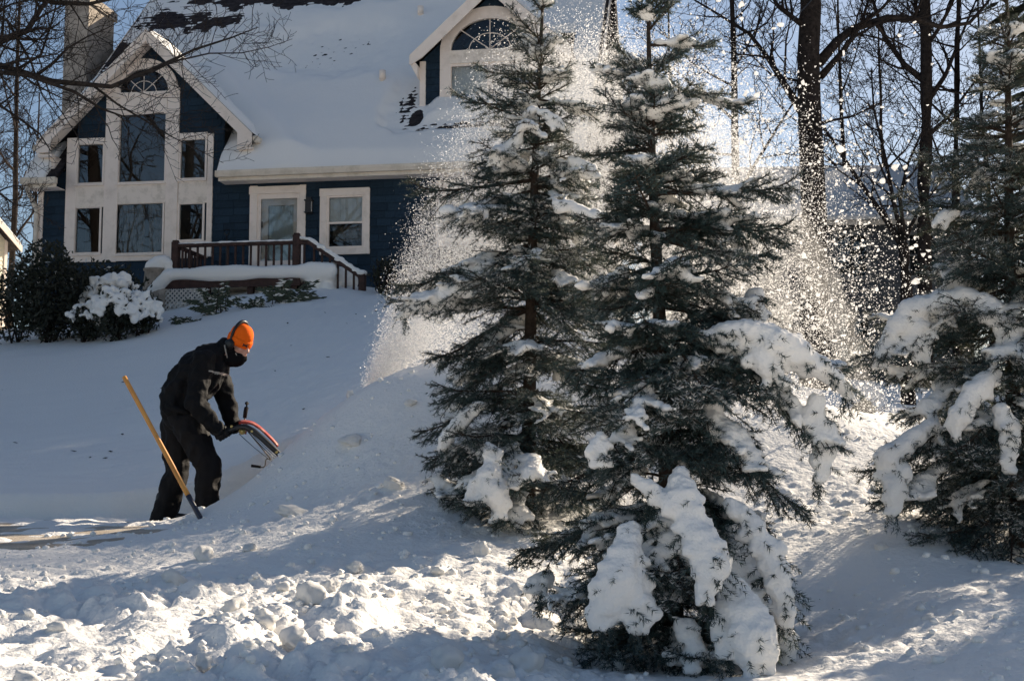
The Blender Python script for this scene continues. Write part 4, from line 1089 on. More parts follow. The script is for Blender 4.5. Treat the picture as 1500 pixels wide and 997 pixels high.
# ------------------------------------------------------------------ bare trees
def branch_pts(p, d, L, n, rnd, wob, up=0.0):
    pts = [Vector(p)]; d = Vector(d).normalized()
    for i in range(n):
        d = (d + Vector((rnd.gauss(0, wob), rnd.gauss(0, wob), rnd.gauss(0, wob) + up))).normalized()
        pts.append(pts[-1] + d * (L / n))
    return pts
def twigs(mb, pts, r0, r1, depth, rnd, rmin=0.0045, dens=1.0, up=0.06, spread=0.9):
    n = len(pts)
    rad = [max(rmin, r0 + (r1 - r0) * (i / (n - 1)) ** 0.8) for i in range(n)]
    mb.tube(pts, rad, 7 if r0 > 0.06 else (5 if r0 > 0.02 else 3), cap=r0 > 0.02)
    if depth <= 0: return
    tot = sum((pts[i + 1] - pts[i]).length for i in range(n - 1))
    k = max(2, int({3: 7, 2: 6, 1: 5}.get(depth, 7) * dens * (0.7 + 0.3 * min(tot, 3))))
    for j in range(k):
        t = (0.18 + 0.82 * (j + rnd.uniform(0.1, 0.9)) / k) * (n - 1); i = min(int(t), n - 2)
        p = pts[i].lerp(pts[i + 1], t - i); ax = (pts[i + 1] - pts[i]).normalized()
        s = ax.cross(Vector((rnd.gauss(0, 1), rnd.gauss(0, 1), rnd.gauss(0, 1)))).normalized()
        d = ax * rnd.uniform(0.35, 0.9) + s * spread * rnd.uniform(0.6, 1.1) + Vector((0, 0, 0.15))
        L = tot * rnd.uniform(0.32, 0.62) * (1.05 - 0.55 * t / (n - 1))
        rr = rad[i] * rnd.uniform(0.42, 0.62)
        if L < 0.08: continue
        twigs(mb, branch_pts(p, d, L, 5 if depth > 1 else 3, rnd, 0.17, up * 0.5), rr, rmin, depth - 1, rnd, rmin, dens, up, spread)
def bare_tree(name, label, trunk_pts, r0, r1, limbs, seed, mname='bark', rmin=0.0045, depth=3, dens=1.0, auto=8, group=None, h0=0.3):
    """limbs: explicit (points, r0, r1); auto: further limbs along the upper trunk"""
    rnd = random.Random(seed)
    root = empty(name, trunk_pts[0], label, 'tree', group)
    n = len(trunk_pts); tp = []
    for i in range(n - 1):
        for k in range(3): tp.append(Vector(trunk_pts[i]).lerp(Vector(trunk_pts[i + 1]), k / 3) + Vector((rnd.gauss(0, .25), rnd.gauss(0, .25), 0)) * r0 * (0.4 if i + k else 0))
    tp.append(Vector(trunk_pts[-1])); n = len(tp)
    mb = MB(); mb.tube(tp, [r0 * (1.25 if i == 0 else 1) + (r1 - r0) * i / (n - 1) for i in range(n)], 14); mb.build('trunk', M[mname], root, True)
    for (pts, a, b) in limbs:
        mb = MB(); twigs(mb, [Vector(p) for p in pts], a, b, depth, rnd, rmin, dens); mb.build('limb', M[mname], root, True)
    for j in range(auto):
        t = (h0 + (1 - h0) * (j + rnd.random()) / auto) * (n - 1); i = min(int(t), n - 2)
        p = tp[i].lerp(tp[i + 1], t - i); a = rnd.uniform(0, 6.28); H = (tp[-1] - tp[0]).length
        rr = (r0 + (r1 - r0) * t / (n - 1)) * rnd.uniform(0.35, 0.6)
        d = Vector((math.cos(a), math.sin(a), rnd.uniform(0.35, 1.0)))
        mb = MB(); twigs(mb, branch_pts(p, d, H * rnd.uniform(0.22, 0.42), 7, rnd, 0.13, 0.08), rr, rr * 0.25, depth, rnd, rmin, dens); mb.build('limb', M[mname], root, True)
    return root
def PL(Y, *pp): return [at(x, y, Y + (i * 0.25)) for i, (x, y) in enumerate(pp)]
def foot(px, Y):
    x = (px - 750) / FPX * Y * 1.005; return Vector((x, Y, gz(x, Y) - 0.3))
# the big tree off the left edge whose boughs hang over the gable
_f0 = foot(-150, 22.5)
bare_tree('bare_tree', 'bare tree at the left edge reaching twiggy boughs over the gable', [_f0, at(-150, 300, 22.5), at(-140, 60, 22.5), at(-150, -220, 22.6)], 0.26, 0.12, [
    (PL(22.3, (-145, 130), (-60, 100), (0, 96), (76, 119), (163, 127), (238, 95), (284, 73), (340, 55), (378, 40)), 0.085, 0.008),
    (PL(22.0, (-145, 80), (-60, 70), (0, 60), (40, 45), (62, 10), (100, -30)), 0.10, 0.03),
    (PL(22.6, (-145, 10), (-40, -20), (30, -8), (80, 4), (130, 6), (185, -6), (230, -30)), 0.09, 0.012),
    (PL(21.8, (-145, 160), (-70, 140), (-10, 105), (40, 110), (110, 135), (150, 160), (185, 172), (240, 165)), 0.07, 0.006),
    (PL(22.8, (-145, 190), (-60, 165), (0, 155), (30, 175), (58, 196), (75, 222)), 0.05, 0.008),
    (PL(23.2, (-145, 230), (-50, 250), (0, 284), (22, 300), (48, 302)), 0.045, 0.006),
    (PL(22.2, (-145, 60), (-30, 20), (10, 30), (45, 90), (62, 140), (95, 185)), 0.05, 0.006)], 3, 'bark_l', 0.0042, 3, 1.25, 3)
# the thick trunk behind the spray
_f1 = foot(1192, 24.0)
bare_tree('bare_tree', 'thickest bare tree, its dark trunk rising behind the snow spray', [_f1, at(1190, 400, 24), at(1187, 150, 24), at(1186, -60, 24), at(1195, -330, 24)], 0.27, 0.15, [
    (PL(24.0, (1200, 92), (1225, 62), (1250, 42), (1300, 26), (1340, 28), (1378, 40), (1420, 34), (1446, 5), (1470, -40)), 0.10, 0.02),
    (PL(24.0, (1175, 165), (1150, 125), (1125, 85), (1098, 50), (1050, 20), (1000, -10)), 0.08, 0.012),
    (PL(24.0, (1203, 112), (1235, 75), (1262, 35), (1278, -20)), 0.07, 0.02),
    (PL(23.9, (1180, 40), (1140, 10), (1110, -40)), 0.06, 0.02),
    (PL(24.2, (1203, 180), (1250, 170), (1290, 150), (1330, 120)), 0.03, 0.006),
    (PL(24.2, (1175, 120), (1130, 110), (1090, 70), (1060, 60)), 0.03, 0.006)], 5, 'bark', 0.005, 3, 1.15, 4, h0=0.65)
_f2 = foot(1328, 22.0)
bare_tree('bare_tree', 'small bare tree with a low V-shaped fork in front of the grey house', [_f2, at(1327, 440, 22), at(1326, 385, 22), at(1322, 345, 22)], 0.11, 0.085, [
    (PL(22, (1322, 360), (1300, 325), (1262, 270), (1225, 215), (1206, 185)), 0.065, 0.02),
    (PL(22, (1323, 352), (1310, 300), (1298, 235), (1280, 160), (1276, 100)), 0.05, 0.012),
    (PL(22, (1324, 345), (1318, 290), (1330, 240), (1352, 190), (1352, 130)), 0.045, 0.01),
    (PL(22.2, (1326, 350), (1345, 310), (1375, 270), (1400, 230)), 0.04, 0.008)], 7, 'bark', 0.005, 3, 1.0, 0)
_f3 = foot(1352, 30.0)
bare_tree('bare_tree', 'tall straight bare tree between the forked tree and the right spruce', [_f3, at(1353, 330, 30), at(1357, 150, 30), at(1356, -20, 30), at(1350, -240, 30)], 0.17, 0.10, [
    (PL(30, (1355, 120), (1325, 95), (1296, 55), (1278, 0), (1270, -40)), 0.08, 0.03),
    (PL(30, (1358, 150), (1385, 110), (1405, 60), (1430, 0)), 0.07, 0.02),
    (PL(30, (1358, 200), (1390, 170), (1420, 130), (1450, 90)), 0.06, 0.015),
    (PL(30, (1356, 60), (1342, 10), (1330, -50)), 0.06, 0.03)], 9, 'bark', 0.006, 3, 0.9, 3, h0=0.5)
_f4 = foot(1400, 36.0)
bare_tree('bare_tree', 'slender bare tree just left of the right spruce', [_f4, at(1400, 300, 36), at(1401, 120, 36), at(1404, -60, 36)], 0.13, 0.06, [], 11, 'bark', 0.007, 3, 0.9, 8, h0=0.35)
_f5 = foot(1078, 34.0)
bare_tree('bare_tree', 'bare tree standing behind the top of the front spruce', [_f5, at(1078, 300, 34), at(1076, 120, 34), at(1070, -40, 34)], 0.14, 0.05, [], 13, 'bark', 0.0065, 3, 0.9, 8, h0=0.35)
DIST = {}
def copy_tree(src, loc, label, k, rz, group=None):
    """another individual of the same growth, turned and resized"""
    r = src.copy(); COL.objects.link(r); r.location = loc; r.scale = (k, k, k); r.rotation_euler = (0, 0, rz); r['label'] = label
    if group: r['group'] = group
    for ch in src.children:
        c = ch.copy(); COL.objects.link(c); c.parent = r; c.matrix_parent_inverse = ch.matrix_parent_inverse.copy()
    return r
for i, (px, Y, h, r, sd) in enumerate([(985, 50, 11, 0.16, 21), (1240, 48, 12, 0.16, 23), (1300, 56, 13, 0.18, 24), (1450, 46, 11, 0.15, 25),
                                       (10, 50, 12, 0.18, 28), (-60, 58, 14, 0.2, 29), (45, 62, 13, 0.18, 30)]):
    lab = ['distant bare tree left of the front spruce top', 'distant bare tree just right of the thick trunk', 'tallest distant bare tree behind the grey house roof', 'distant bare tree behind the top of the right spruce', 'distant bare tree above the yellow house corner', 'distant bare tree beyond the yellow house roof', 'distant bare tree behind the chimney'][i]
    b = foot(px, Y); src = DIST.get(i % 3)
    if src is None:
        t = b + Vector((0, 0, h + 3))
        DIST[i % 3] = bare_tree('bare_tree', lab, [b, b.lerp(t, 0.35) + Vector((0.2, 0, 0)), b.lerp(t, 0.7), t], r * 0.8, 0.03, [], sd, 'bark', 0.009, 3, 0.85, 10, group='distant bare trees behind the houses', h0=0.22)
    else: copy_tree(src, b, lab, 0.85 + 0.05 * (i % 5), i * 1.9)
# trees of the yard left of the view: what the window panes mirror
for i, (x, y, h, lab) in enumerate([(-14, 12, 19, 'tall bare yard tree left of the driveway, nearest the camera'), (-19, 17, 20, 'tall bare yard tree left of the driveway, in the middle'), (-24, 22, 20, 'tall bare yard tree left of the driveway, farthest up the hill'), (-22, 8, 21, 'tall bare yard tree left of the driveway, lowest on the hill')]):
    b = Vector((x, y, gz(x, y) - 0.3)); t = b + Vector((0.5, 0, h))
    if i == 0: YT = bare_tree('bare_tree', lab, [b, b.lerp(t, 0.3), b.lerp(t, 0.65) + Vector((0.4, 0, 0)), t], 0.36, 0.08, [], 60 + i, 'bark', 0.012, 3, 0.75, 11, group='yard trees mirrored in the windows', h0=0.15)
    else: copy_tree(YT, b, lab, h / 19, i * 2.2)
# unseen stand of evergreens added right of the view to shade the hillside
def shade_evergreen(base, h, w, seed, label, me=None):
    root = empty('shade_evergreen', base, label, 'tree', 'unseen evergreens added for shade right of the view')
    if me is None:
        rs = np.random.RandomState(seed); n = 9000
        z = rs.uniform(0.10, 1, n) ** 0.85; a = rs.uniform(0, 6.283, n)
        rr = (1 - z) ** 0.75 * (1 + 0.3 * np.sin(z * 60) + 0.25 * rs.normal(size=n)) * np.sqrt(rs.uniform(0.15, 1, n))
        c = np.stack([rr * np.cos(a) * w, rr * np.sin(a) * w, z * h], axis=1)
        d = np.stack([np.cos(a), np.sin(a), -0.35 * np.ones(n)], axis=1); s = np.stack([-np.sin(a), np.cos(a), rs.normal(size=n) * 0.4], axis=1)
        L = (0.55 * rs.uniform(0.5, 1.2, n))[:, None]
        v = np.stack([c - d * L * 0.5, c + s * L * 0.32, c + d * L, c - s * L * 0.32], axis=1).reshape(-1, 3)
        f1 = np_mesh('crown', v, np.arange(4 * n).reshape(-1, 4), False, {'frost': np.repeat((rs.uniform(size=n) < 0.2) * 0.8, 4)}); f1.materials.append(M['leaf'])
        mb = MB(); mb.tube([(0, 0, -0.5), (0, 0, h * 0.5), (0, 0, h * 0.97)], [0.32, 0.2, 0.03], 10); f2 = mb.mesh('trunk', True); f2.materials.append(M['bark'])
        me = (f1, f2)
    link('crown', me[0], None, root, False); link('trunk', me[1], None, root, False)
    return me
_tm = None
for x, y, lab in [(15.2, 30.5, 'first'), (16.6, 34, 'second'), (18.0, 38, 'third'), (19.5, 42, 'fourth'), (21.0, 46, 'fifth'), (22.5, 50, 'sixth'), (24.0, 54, 'seventh')]:
    _tm = shade_evergreen(Vector((x, y, gz(x, y) - 0.1)), 28.0, 3.3, 5, 'unseen evergreen added right of the grey house to shade the slope, ' + lab + ' from the street', _tm)

# ------------------------------------------------------------------ neighbouring houses
M['yellow'] = mat('cream_yellow_siding', (0.78, 0.72, 0.56), 0.6, 0.3, var=0.06)
M['dull_trim'] = mat('dull_grey_trim', (0.16, 0.17, 0.18), 0.6, 0.2)
M['grey_siding'] = mat('grey_siding', (0.085, 0.095, 0.11), 0.7, 0.2, var=0.1)
yc = at(5, 480, 46.0); yz0 = at(5, 520, 46).z
yh = empty('yellow_house', (yc.x, yc.y, yz0), 'pale yellow clapboard house end at the far left edge', 'house', rz=R(62))
def ypart(name, mb, m, parent=None, **k): return mb.build(name, m, parent or yh, False, False, **k)
yzt = at(15, 352, 46.0).z - yz0; sl = 0.75
mb = MB(); mb.add([(0, 0, -1), (-9, 0, -1), (-9, 0, yzt), (-4.5, 0, yzt + 4.5 * sl), (0, 0, yzt)], [(0, 1, 2, 3, 4)])
mb.add([(0, 0, -1), (0, 9, -1), (0, 9, yzt), (0, 0, yzt)], [(0, 1, 2, 3)]); mb.add([(-9, 0, -1), (-9, 9, -1), (-9, 9, yzt), (-9, 0, yzt)], [(3, 2, 1, 0)])
yw = ypart('wall', mb, M['yellow'])
bd = MB(); bd.add([(0, -0.022, 0), (-1, -0.022, 0), (-1, -0.004, 1), (0, -0.004, 1), (0, 0, 0), (-1, 0, 0)], [(0, 1, 2, 3), (0, 4, 5, 1), (0, 3, 4), (1, 5, 2)])
bme = bd.mesh('siding_board'); bme.materials.append(M['yellow'])
k = 0
while k * 0.15 < yzt + 2.0:
    z = k * 0.15 - 0.4; x1 = -0.1 if z < yzt else -(z - yzt) / sl - 0.2
    o = bpy.data.objects.new('siding_board', bme); COL.objects.link(o); o.parent = yw; o.location = (x1, 0, z); o.scale = (4.2, 1, 0.155); k += 1
mb = MB(); mb.box(-0.1, 0.02, -0.04, -0.002, -1, yzt); ypart('corner_board', mb, M['trim'])
for s, xa in ((1, 0.35), (-1, -9.35)):
    mb = MB(); xm = -4.5; zt = yzt + 4.5 * sl + 0.1; ze = yzt - 0.25 + 0.1
    mb.prism([(xm, zt), (xa, ze), (xa, ze - 0.15), (xm, zt - 0.15)], F3, -0.35, 9.3); o = ypart('roof', mb, M['shingle'])
    mb = MB(); mb.prism([(xm, zt - 0.02), (xa, ze - 0.02), (xa, ze - 0.24), (xm, zt - 0.24)], F3, -0.38, -0.352); ypart('rake_board', mb, M['trim'], o)
    mb = MB(); mb.prism([(xm, zt + 0.16), (xa, ze + 0.10), (xa, ze + 0.004), (xm, zt + 0.004)], F3, -0.33, 9.3); ypart('roof_snow', mb, M['snow_roof'], o, bevel=0.03)

gc = at(1215, 520, 44.0); gz0 = at(1215, 575, 44).z
gh = empty('grey_house', (gc.x, gc.y, gz0), 'grey neighbouring house with snowy roof seen through the falling snow', 'house', rz=R(-4))
gx0, gx1 = -5.5, 4.6; gzt = at(1300, 322, 44).z - gz0; gzr = at(1300, 252, 48).z - gz0
gop = [(0.3, 1.3, gzt - 1.9, gzt - 0.5), (2.6, 3.6, gzt - 1.9, gzt - 0.5), (-2.4, -1.4, gzt - 1.9, gzt - 0.5), (0.3, 1.3, gzt - 4.6, gzt - 3.2), (2.6, 3.6, gzt - 4.6, gzt - 3.2)]
_loops = [[Vector((p[0], 0, p[1])) for p in l] for l in [[(gx0, -1), (gx1, -1), (gx1, gzt), (gx0, gzt)]] + [[(a, c), (a, d), (b, d), (b, c)] for (a, b, c, d) in gop]]
mb = MB(); mb.add([(p.x, 0, p.z) for l in _loops for p in l], tessellate_polygon(_loops))
for x in (gx0, gx1): mb.add([(x, 0, -1), (x, 8, -1), (x, 8, gzt), (x, 4, gzr - 0.1), (x, 0, gzt)], [(0, 1, 2, 3, 4)])
mb.add([(gx0, 8, -1), (gx1, 8, -1), (gx1, 8, gzt), (gx0, 8, gzt)], [(0, 1, 2, 3)])
mb.add([(gx0, 1.0, -1), (gx1, 1.0, -1), (gx1, 1.0, gzt), (gx0, 1.0, gzt)], [(0, 1, 2, 3)])
gw = mb.build('wall', M['grey_siding'], gh, False, False)
k = 0
while k * 0.24 < gzt + 0.4:
    z0 = k * 0.24 - 0.5; k += 1
    segs = [(gx0, gx1)]
    for (a, b, c, d) in gop:
        if z0 + 0.24 > c - 0.1 and z0 < d + 0.1:
            segs = [q for (s, t) in segs for q in (((s, a - 0.1), (b + 0.1, t)) if s < a < t else ((s, t),))]
    for (s, t) in segs:
        mb = MB(); mb.add([(s, -0.03, z0), (t, -0.03, z0), (t, -0.005, z0 + 0.245), (s, -0.005, z0 + 0.245), (s, 0, z0), (t, 0, z0)], [(0, 1, 2, 3), (0, 4, 5, 1), (0, 3, 4), (1, 5, 2)]); mb.build('siding_board', M['grey_siding'], gw, False, False)
for (a, b, c, d) in gop:
    mb = MB(); mb.ring([(a + .04, c + .04), (b - .04, c + .04), (b - .04, d - .04), (a + .04, d - .04)], [(a - .1, c - .1), (b + .1, c - .1), (b + .1, d + .1), (a - .1, d + .1)], F3, -0.05, 0.05, True); w = mb.build('window', M['dull_trim'], gh, False, False)
    mb = MB(); mb.box(a + .035, b - .035, 0.0, 0.006, c + .035, d - .035); mb.build('pane', M['glass'], w, False, False)
    mb = MB(); mb.box(a + .04, b - .04, -0.02, 0.03, (c + d) / 2 - .03, (c + d) / 2 + .03); mb.build('meeting_rail', M['dull_trim'], w, False, False)
sg = (gzr - gzt + 0.15) / 4.4
for s in (0, 1):
    yy = lambda d: d if s == 0 else 8 - d
    mb = MB(); mb.add([(x, yy(d), z) for x in (gx0 - .3, gx1 + .3) for (d, z) in ((-0.4, gzt - 0.12), (4, gzr), (4, gzr - 0.12), (-0.4, gzt - 0.24))], [(0, 1, 2, 3), (7, 6, 5, 4), (0, 4, 5, 1), (1, 5, 6, 2), (2, 6, 7, 3), (3, 7, 4, 0)]); o = mb.build('roof', M['shingle'], gh, False, False)
    mb = MB(); mb.add([(x, yy(d), z) for x in (gx0 - .28, gx1 + .28) for (d, z) in ((-0.42, gzt + 0.06), (4, gzr + 0.22), (4, gzr + 0.004), (-0.42, gzt - 0.115))], [(0, 1, 2, 3), (7, 6, 5, 4), (0, 4, 5, 1), (1, 5, 6, 2), (2, 6, 7, 3), (3, 7, 4, 0)]); mb.build('roof_snow', M['snow_roof'], o, False, False, bevel=0.04)
mb = MB(); mb.box(gx0 - .28, gx1 + .28, -0.47, -0.41, gzt - 0.26, gzt - 0.12); mb.build('gutter', M['gutter'], gh, False, False)

# service cable from the street pole line to the house's right gable
mb = MB(); a = at(1330, -160, 17); b = hworld(XR + 0.05, 1.0, ZE - 0.4)
pts = [a.lerp(b, t) - Vector((0, 0, 0.5 * 4 * t * (1 - t))) for t in np.linspace(0, 1, 18)]
mb.tube(pts, 0.009, 5); tag(mb.build('service_cable', M['iron']), 'thin black service cable running down across the thick trunk to the house', 'cable')
shrub('evergreen_shrub', 'small dark round shrub beyond the bank, right of the front spruce', gb(1266, 600, 14.5), (0.12, 0.12, 0.13), 500, 0.03, 77)

# ------------------------------------------------------------------ the young spruces
def spruce(label, base, top, rfun, explicit, seed, load_list, density=300, nb=88, loadp=0.5, group='young spruces along the drive'):
    """boughs with side branchlets and needle-covered shoots; snow lies on the boughs"""
    rnd = random.Random(seed); rs = np.random.RandomState(seed)
    base = Vector(base); top = Vector(top); H = (top - base).length
    root = empty('spruce_tree', base, label, 'spruce', group)
    mb = MB(); tp = [base + (top - base) * t + Vector((math.sin(t * 5 + seed) * 0.012, math.cos(t * 4 + seed) * 0.012, 0)) for t in np.linspace(-0.02, 1, 14)]
    mb.tube(tp, [0.050 * (1 - t) ** 0.9 + 0.006 for t in np.linspace(0, 1, 14)], 9); mb.build('trunk', M['sbark'], root, True)
    boughs = []
    for (tip, q, arch, ld) in explicit:                      # boughs that shape the outline
        a = base.lerp(top, q); c = a.lerp(Vector(tip), 0.55) + Vector((0, 0, arch)); boughs.append((a, c, Vector(tip), q, ld))
    nw = 12
    for i in range(nb):
        main = i < nw * 7
        if main: q = 0.06 + 0.89 * (i // 7 + rnd.uniform(-0.16, 0.16)) / (nw - 1)      # whorls
        else: q = 0.06 + 0.80 * rnd.random() ** 0.85                                              # small boughs in between
        q = min(0.965, max(0.04, q)); az = i * 2 * math.pi / 7 + (i // 7) * 1.1 + rnd.uniform(-0.45, 0.45)
        L = rfun(q, az) * (rnd.choice((0.6, 0.8, 0.95, 1.0, 1.12)) * rnd.uniform(0.88, 1.06) if main else rnd.uniform(0.30, 0.78))
        el = np.interp(q, [0, 0.25, 0.5, 0.75, 0.9, 1.0], [-0.36, -0.26, -0.06, 0.26, 0.60, 0.95]) + rnd.gauss(0, 0.16)
        a = base.lerp(top, q); h = Vector((math.cos(az), math.sin(az), 0))
        ld = 1 if rnd.random() < loadp else 0
        tip = a + h * L * math.cos(el * 0.6) + Vector((0, 0, L * math.tan(el) - (0.12 * L if ld else 0)))
        tip.z = max(tip.z, gz(tip.x, tip.y) + 0.02)
        c = a + h * L * 0.5 + Vector((0, 0, L * 0.5 * math.tan(el) + rnd.uniform(0.02, 0.16) * L)); boughs.append((a, c, tip, q, ld))
    S0 = []; S1 = []; W = []; stems = MB(); snow = Blobs(ICO1); nsn = 0
    def shoot(p, e, w=1.0): S0.append(p); S1.append(e); W.append(w)
    def bz(a, c, b, t): return a * ((1 - t) ** 2) + c * (2 * t * (1 - t)) + b * (t * t) + Vector((0, 0, 0.9 * (b - a).length * max(0.0, t - 0.66) ** 2))
    for (a, c, b, q, ld) in boughs:
        L = (b - a).length
        if L < 0.05: continue
        N = 8; pts = [bz(a, c, b, i / N) for i in range(N + 1)]
        sa = rnd.uniform(0.15, 0.55); sb = min(0.97, sa + rnd.uniform(0.25, 0.6)); thick = rnd.uniform(0.75, 1.5)
        r0 = 0.006 + 0.010 * L
        stems.tube(pts, [r0 * (1 - 0.8 * i / N) for i in range(N + 1)], 5)
        for i in range(N):
            if i >= (2 if q < 0.6 else 0): shoot(pts[i], pts[i + 1])
        ns = max(3, int(L / (0.060 if q < 0.7 else 0.062))); up = Vector((0, 0, 1))
        for j in range(ns):
            s = 0.10 + 0.88 * (j + rnd.uniform(0.2, 0.8)) / ns
            p = bz(a, c, b, s); tn = (bz(a, c, b, min(1, s + 0.03)) - bz(a, c, b, s - 0.03)).normalized()
            side = tn.cross(up); side.normalize()
            for sg in (-1, 1):
                if s < 0.25 and rnd.random() < (0.3 if q < 0.5 else 0.1): continue
                l2 = min(0.34, 0.50 * L) * (1 - s) ** 0.7 * rnd.uniform(0.7, 1.2) + 0.055
                d2 = (tn * rnd.uniform(0.55, 0.85) + side * sg * rnd.uniform(0.6, 0.95) + Vector((0, 0, rnd.uniform(-0.65, 0.35) if q < 0.7 else rnd.uniform(-0.15, 0.4)))).normalized()
                e = p + d2 * l2 - Vector((0, 0, 0.12 * l2))
                stems.tube([p, e], [0.0035, 0.002], 3, False)
                if s > 0.22 or q > 0.6: shoot(p, e)
                else: shoot(p.lerp(e, 0.5), e)
                n3 = int(l2 / (0.056 if q < 0.7 else 0.062))
                for k in range(n3):
                    u = (k + 0.7) / (n3 + 0.4); pp = p.lerp(e, u); s2 = d2.cross(up)
                    if s2.length < 0.1: continue
                    s2.normalize()
                    for g2 in (-1, 1):
                        if rnd.random() < 0.15: continue
                        l3 = 0.038 + 0.36 * l2 * (1 - u) * rnd.uniform(0.6, 1.2); l3 = min(l3, 0.11)
                        d3 = (d2 * rnd.uniform(0.6, 0.9) + s2 * g2 * 0.75 + Vector((0, 0, rnd.uniform(-0.7, 0.45)))).normalized()
                        shoot(pp, pp + d3 * l3, 1.0)
                # snow lies in a ragged sheet on the branchlets
                if ld and sa < s < sb:
                    for u in np.arange(0.12, rnd.uniform(0.45, 0.95), 0.022 / l2):
                        r = rnd.uniform(0.013, 0.027) * thick
                        snow.ell(p.lerp(e, u) + Vector((rnd.gauss(0, .010), rnd.gauss(0, .010), r * 0.35 + 0.004)), (r * 1.25, r * 1.25, r * 0.62)); nsn += 1
        if ld:
            s = sa
            while s < sb:
                r = rnd.uniform(0.018, 0.036) * thick * (1.25 if L > 0.5 else 0.9)
                p = bz(a, c, b, s) + Vector((rnd.gauss(0, .012), rnd.gauss(0, .012), r * 0.4))
                snow.ell(p, (r * 1.2, r * 1.2, r * 0.7)); nsn += 1
                s += r * 0.6 / L
    # leader: the bare top shoot
    for i in range(10, 13): shoot(tp[i], tp[i + 1], 1.1)
    shoot(top - Vector((0, 0, 0.10)), top + Vector((0, 0, 0.05)), 1.0)
    # named loads: snow draped along a bough, given as (points, radii) from its upper to its lower end
    for (pts_, rad_, thk) in load_list:
        for i in range(len(pts_) - 1):
            p, q_ = Vector(pts_[i]), Vector(pts_[i + 1]); m_ = max(3, int((q_ - p).length / 0.022))
            for k in range(m_):
                t = k / m_; r = rad_[i] * (1 - t) + rad_[i + 1] * t; cc = p.lerp(q_, t); r *= rnd.uniform(0.72, 1.12) * 0.94
                snow.ell(cc + Vector((rnd.gauss(0, .10) * r, 0, 0)), (r, r * thk, r * 0.8))
                for j in range(2):
                    sx_ = rnd.choice((-1, 1)); r2 = rnd.uniform(0.014, 0.036)
                    snow.ell(cc + Vector((sx_ * r * rnd.uniform(0.6, 1.02), rnd.uniform(-.4, .3) * r * thk, rnd.uniform(-.5, .2) * r)), (r2, r2, r2 * rnd.uniform(0.8, 1.5)))
                if rnd.random() < 0.40:                        # needles breaking through its face
                    px_ = cc + Vector((rnd.uniform(-.7, .7) * r, -0.80 * r * thk, rnd.uniform(-.4, .3) * r)); e_ = Vector((rnd.uniform(-.7, .7), -0.55, rnd.uniform(-1.0, 0.0))).normalized()
                    shoot(px_, px_ + e_ * rnd.uniform(0.04, 0.085), 1.0)
                if rnd.random() < 0.95:
                    a_ = rnd.choice((rnd.uniform(-0.9, 0.3), rnd.uniform(math.pi - 0.3, math.pi + 0.9))); px_ = cc + Vector((math.cos(a_) * r * 0.9, rnd.uniform(-.5, .4) * r, math.sin(a_) * r * 0.7))
                    shoot(px_, px_ + Vector((math.cos(a_) * 0.7, rnd.uniform(-.5, .1), -0.55)).normalized() * rnd.uniform(0.05, 0.11), 1.0)
        e_ = Vector(pts_[-1]); r = rad_[-1]
        for k in range(9):
            px_ = e_ + Vector((rnd.uniform(-1, 1) * r, rnd.uniform(-.5, .3) * r, -0.6 * r)); shoot(px_, px_ + Vector((rnd.uniform(-.5, .5), rnd.uniform(-.4, .1), -1)).normalized() * rnd.uniform(0.05, 0.12), 1.0)
            snow.ell(e_ + Vector((rnd.uniform(-.9, .9) * r, rnd.uniform(-.3, .2) * r, -rnd.uniform(0.4, 0.9) * r)), rnd.uniform(0.014, 0.03))
    # needles
    p0 = np.array([q[:] for q in S0]); p1 = np.array([q[:] for q in S1]); w = np.array(W)
    ln = np.linalg.norm(p1 - p0, axis=1); cnt = np.maximum(6, (ln * density)).astype(int)
    idx = np.repeat(np.arange(len(ln)), cnt); n = len(idx)
    t = rs.uniform(0, 1.06, n); ax = (p1 - p0)[idx] / ln[idx][:, None]
    o = p0[idx] + (p1 - p0)[idx] * t[:, None]
    rv = rs.normal(size=(n, 3)); rad = rv - (rv * ax).sum(1)[:, None] * ax; rad /= np.linalg.norm(rad, axis=1)[:, None] + 1e-9
    th = rs.uniform(0.55, 1.15, n)
    d = ax * np.cos(th)[:, None] + rad * np.sin(th)[:, None]
    lng = (rs.uniform(0.020, 0.032, n) * w[idx])[:, None]
    sd = np.cross(d, rs.normal(size=(n, 3))); sd /= np.linalg.norm(sd, axis=1)[:, None] + 1e-9
    wd = 0.0021
    v = np.stack([o - sd * wd, o + sd * wd, o + d * lng], axis=1).reshape(-1, 3)
    fpatch = sstep(-0.1, 0.45, noise3(p0 * 4.5 + seed))[idx] 
    fr = (sstep(0.1, 0.75, rad[:, 2]) * 0.7 + 0.03) * fpatch * (rs.uniform(size=n) < 0.75)
    link('foliage', np_mesh('foliage', v, np.arange(3 * n).reshape(-1, 3), False, {'frost': np.repeat(fr, 3)}), M['needle'], root)
    stems.build('branches', M['sbark'], root)
    # snow loads: merged pillows, each separate pillow its own part
    v, f, nm = snow.remesh(0.0150 if density > 300 else 0.0175, 1, 0.5)
    v = v + nm * (0.011 * noise3(v * 8) - 0.013 * np.abs(noise3(v * np.array((18, 18, 27)))) + 0.006 * noise3(v * 40) + 0.003)[:, None]
    lab = islands(v, f); ids, c_ = np.unique(lab, return_counts=True)
    big = [i for i in ids[np.argsort(-c_)][:40] if c_[ids == i][0] > 120]
    fl = lab[f[:, 0]]
    rest = ~np.isin(fl, big)
    for i in big:
        vv, ff = compact(v, f[fl == i]); link('snow_load', np_mesh('snow_load', vv, ff, True), M['snow_load'], root)
    if rest.any():
        vv, ff = compact(v, f[rest]); tag(link('snow_crumbs', np_mesh('snow_crumbs', vv, ff, True), M['snow_load'], root), kind='stuff')
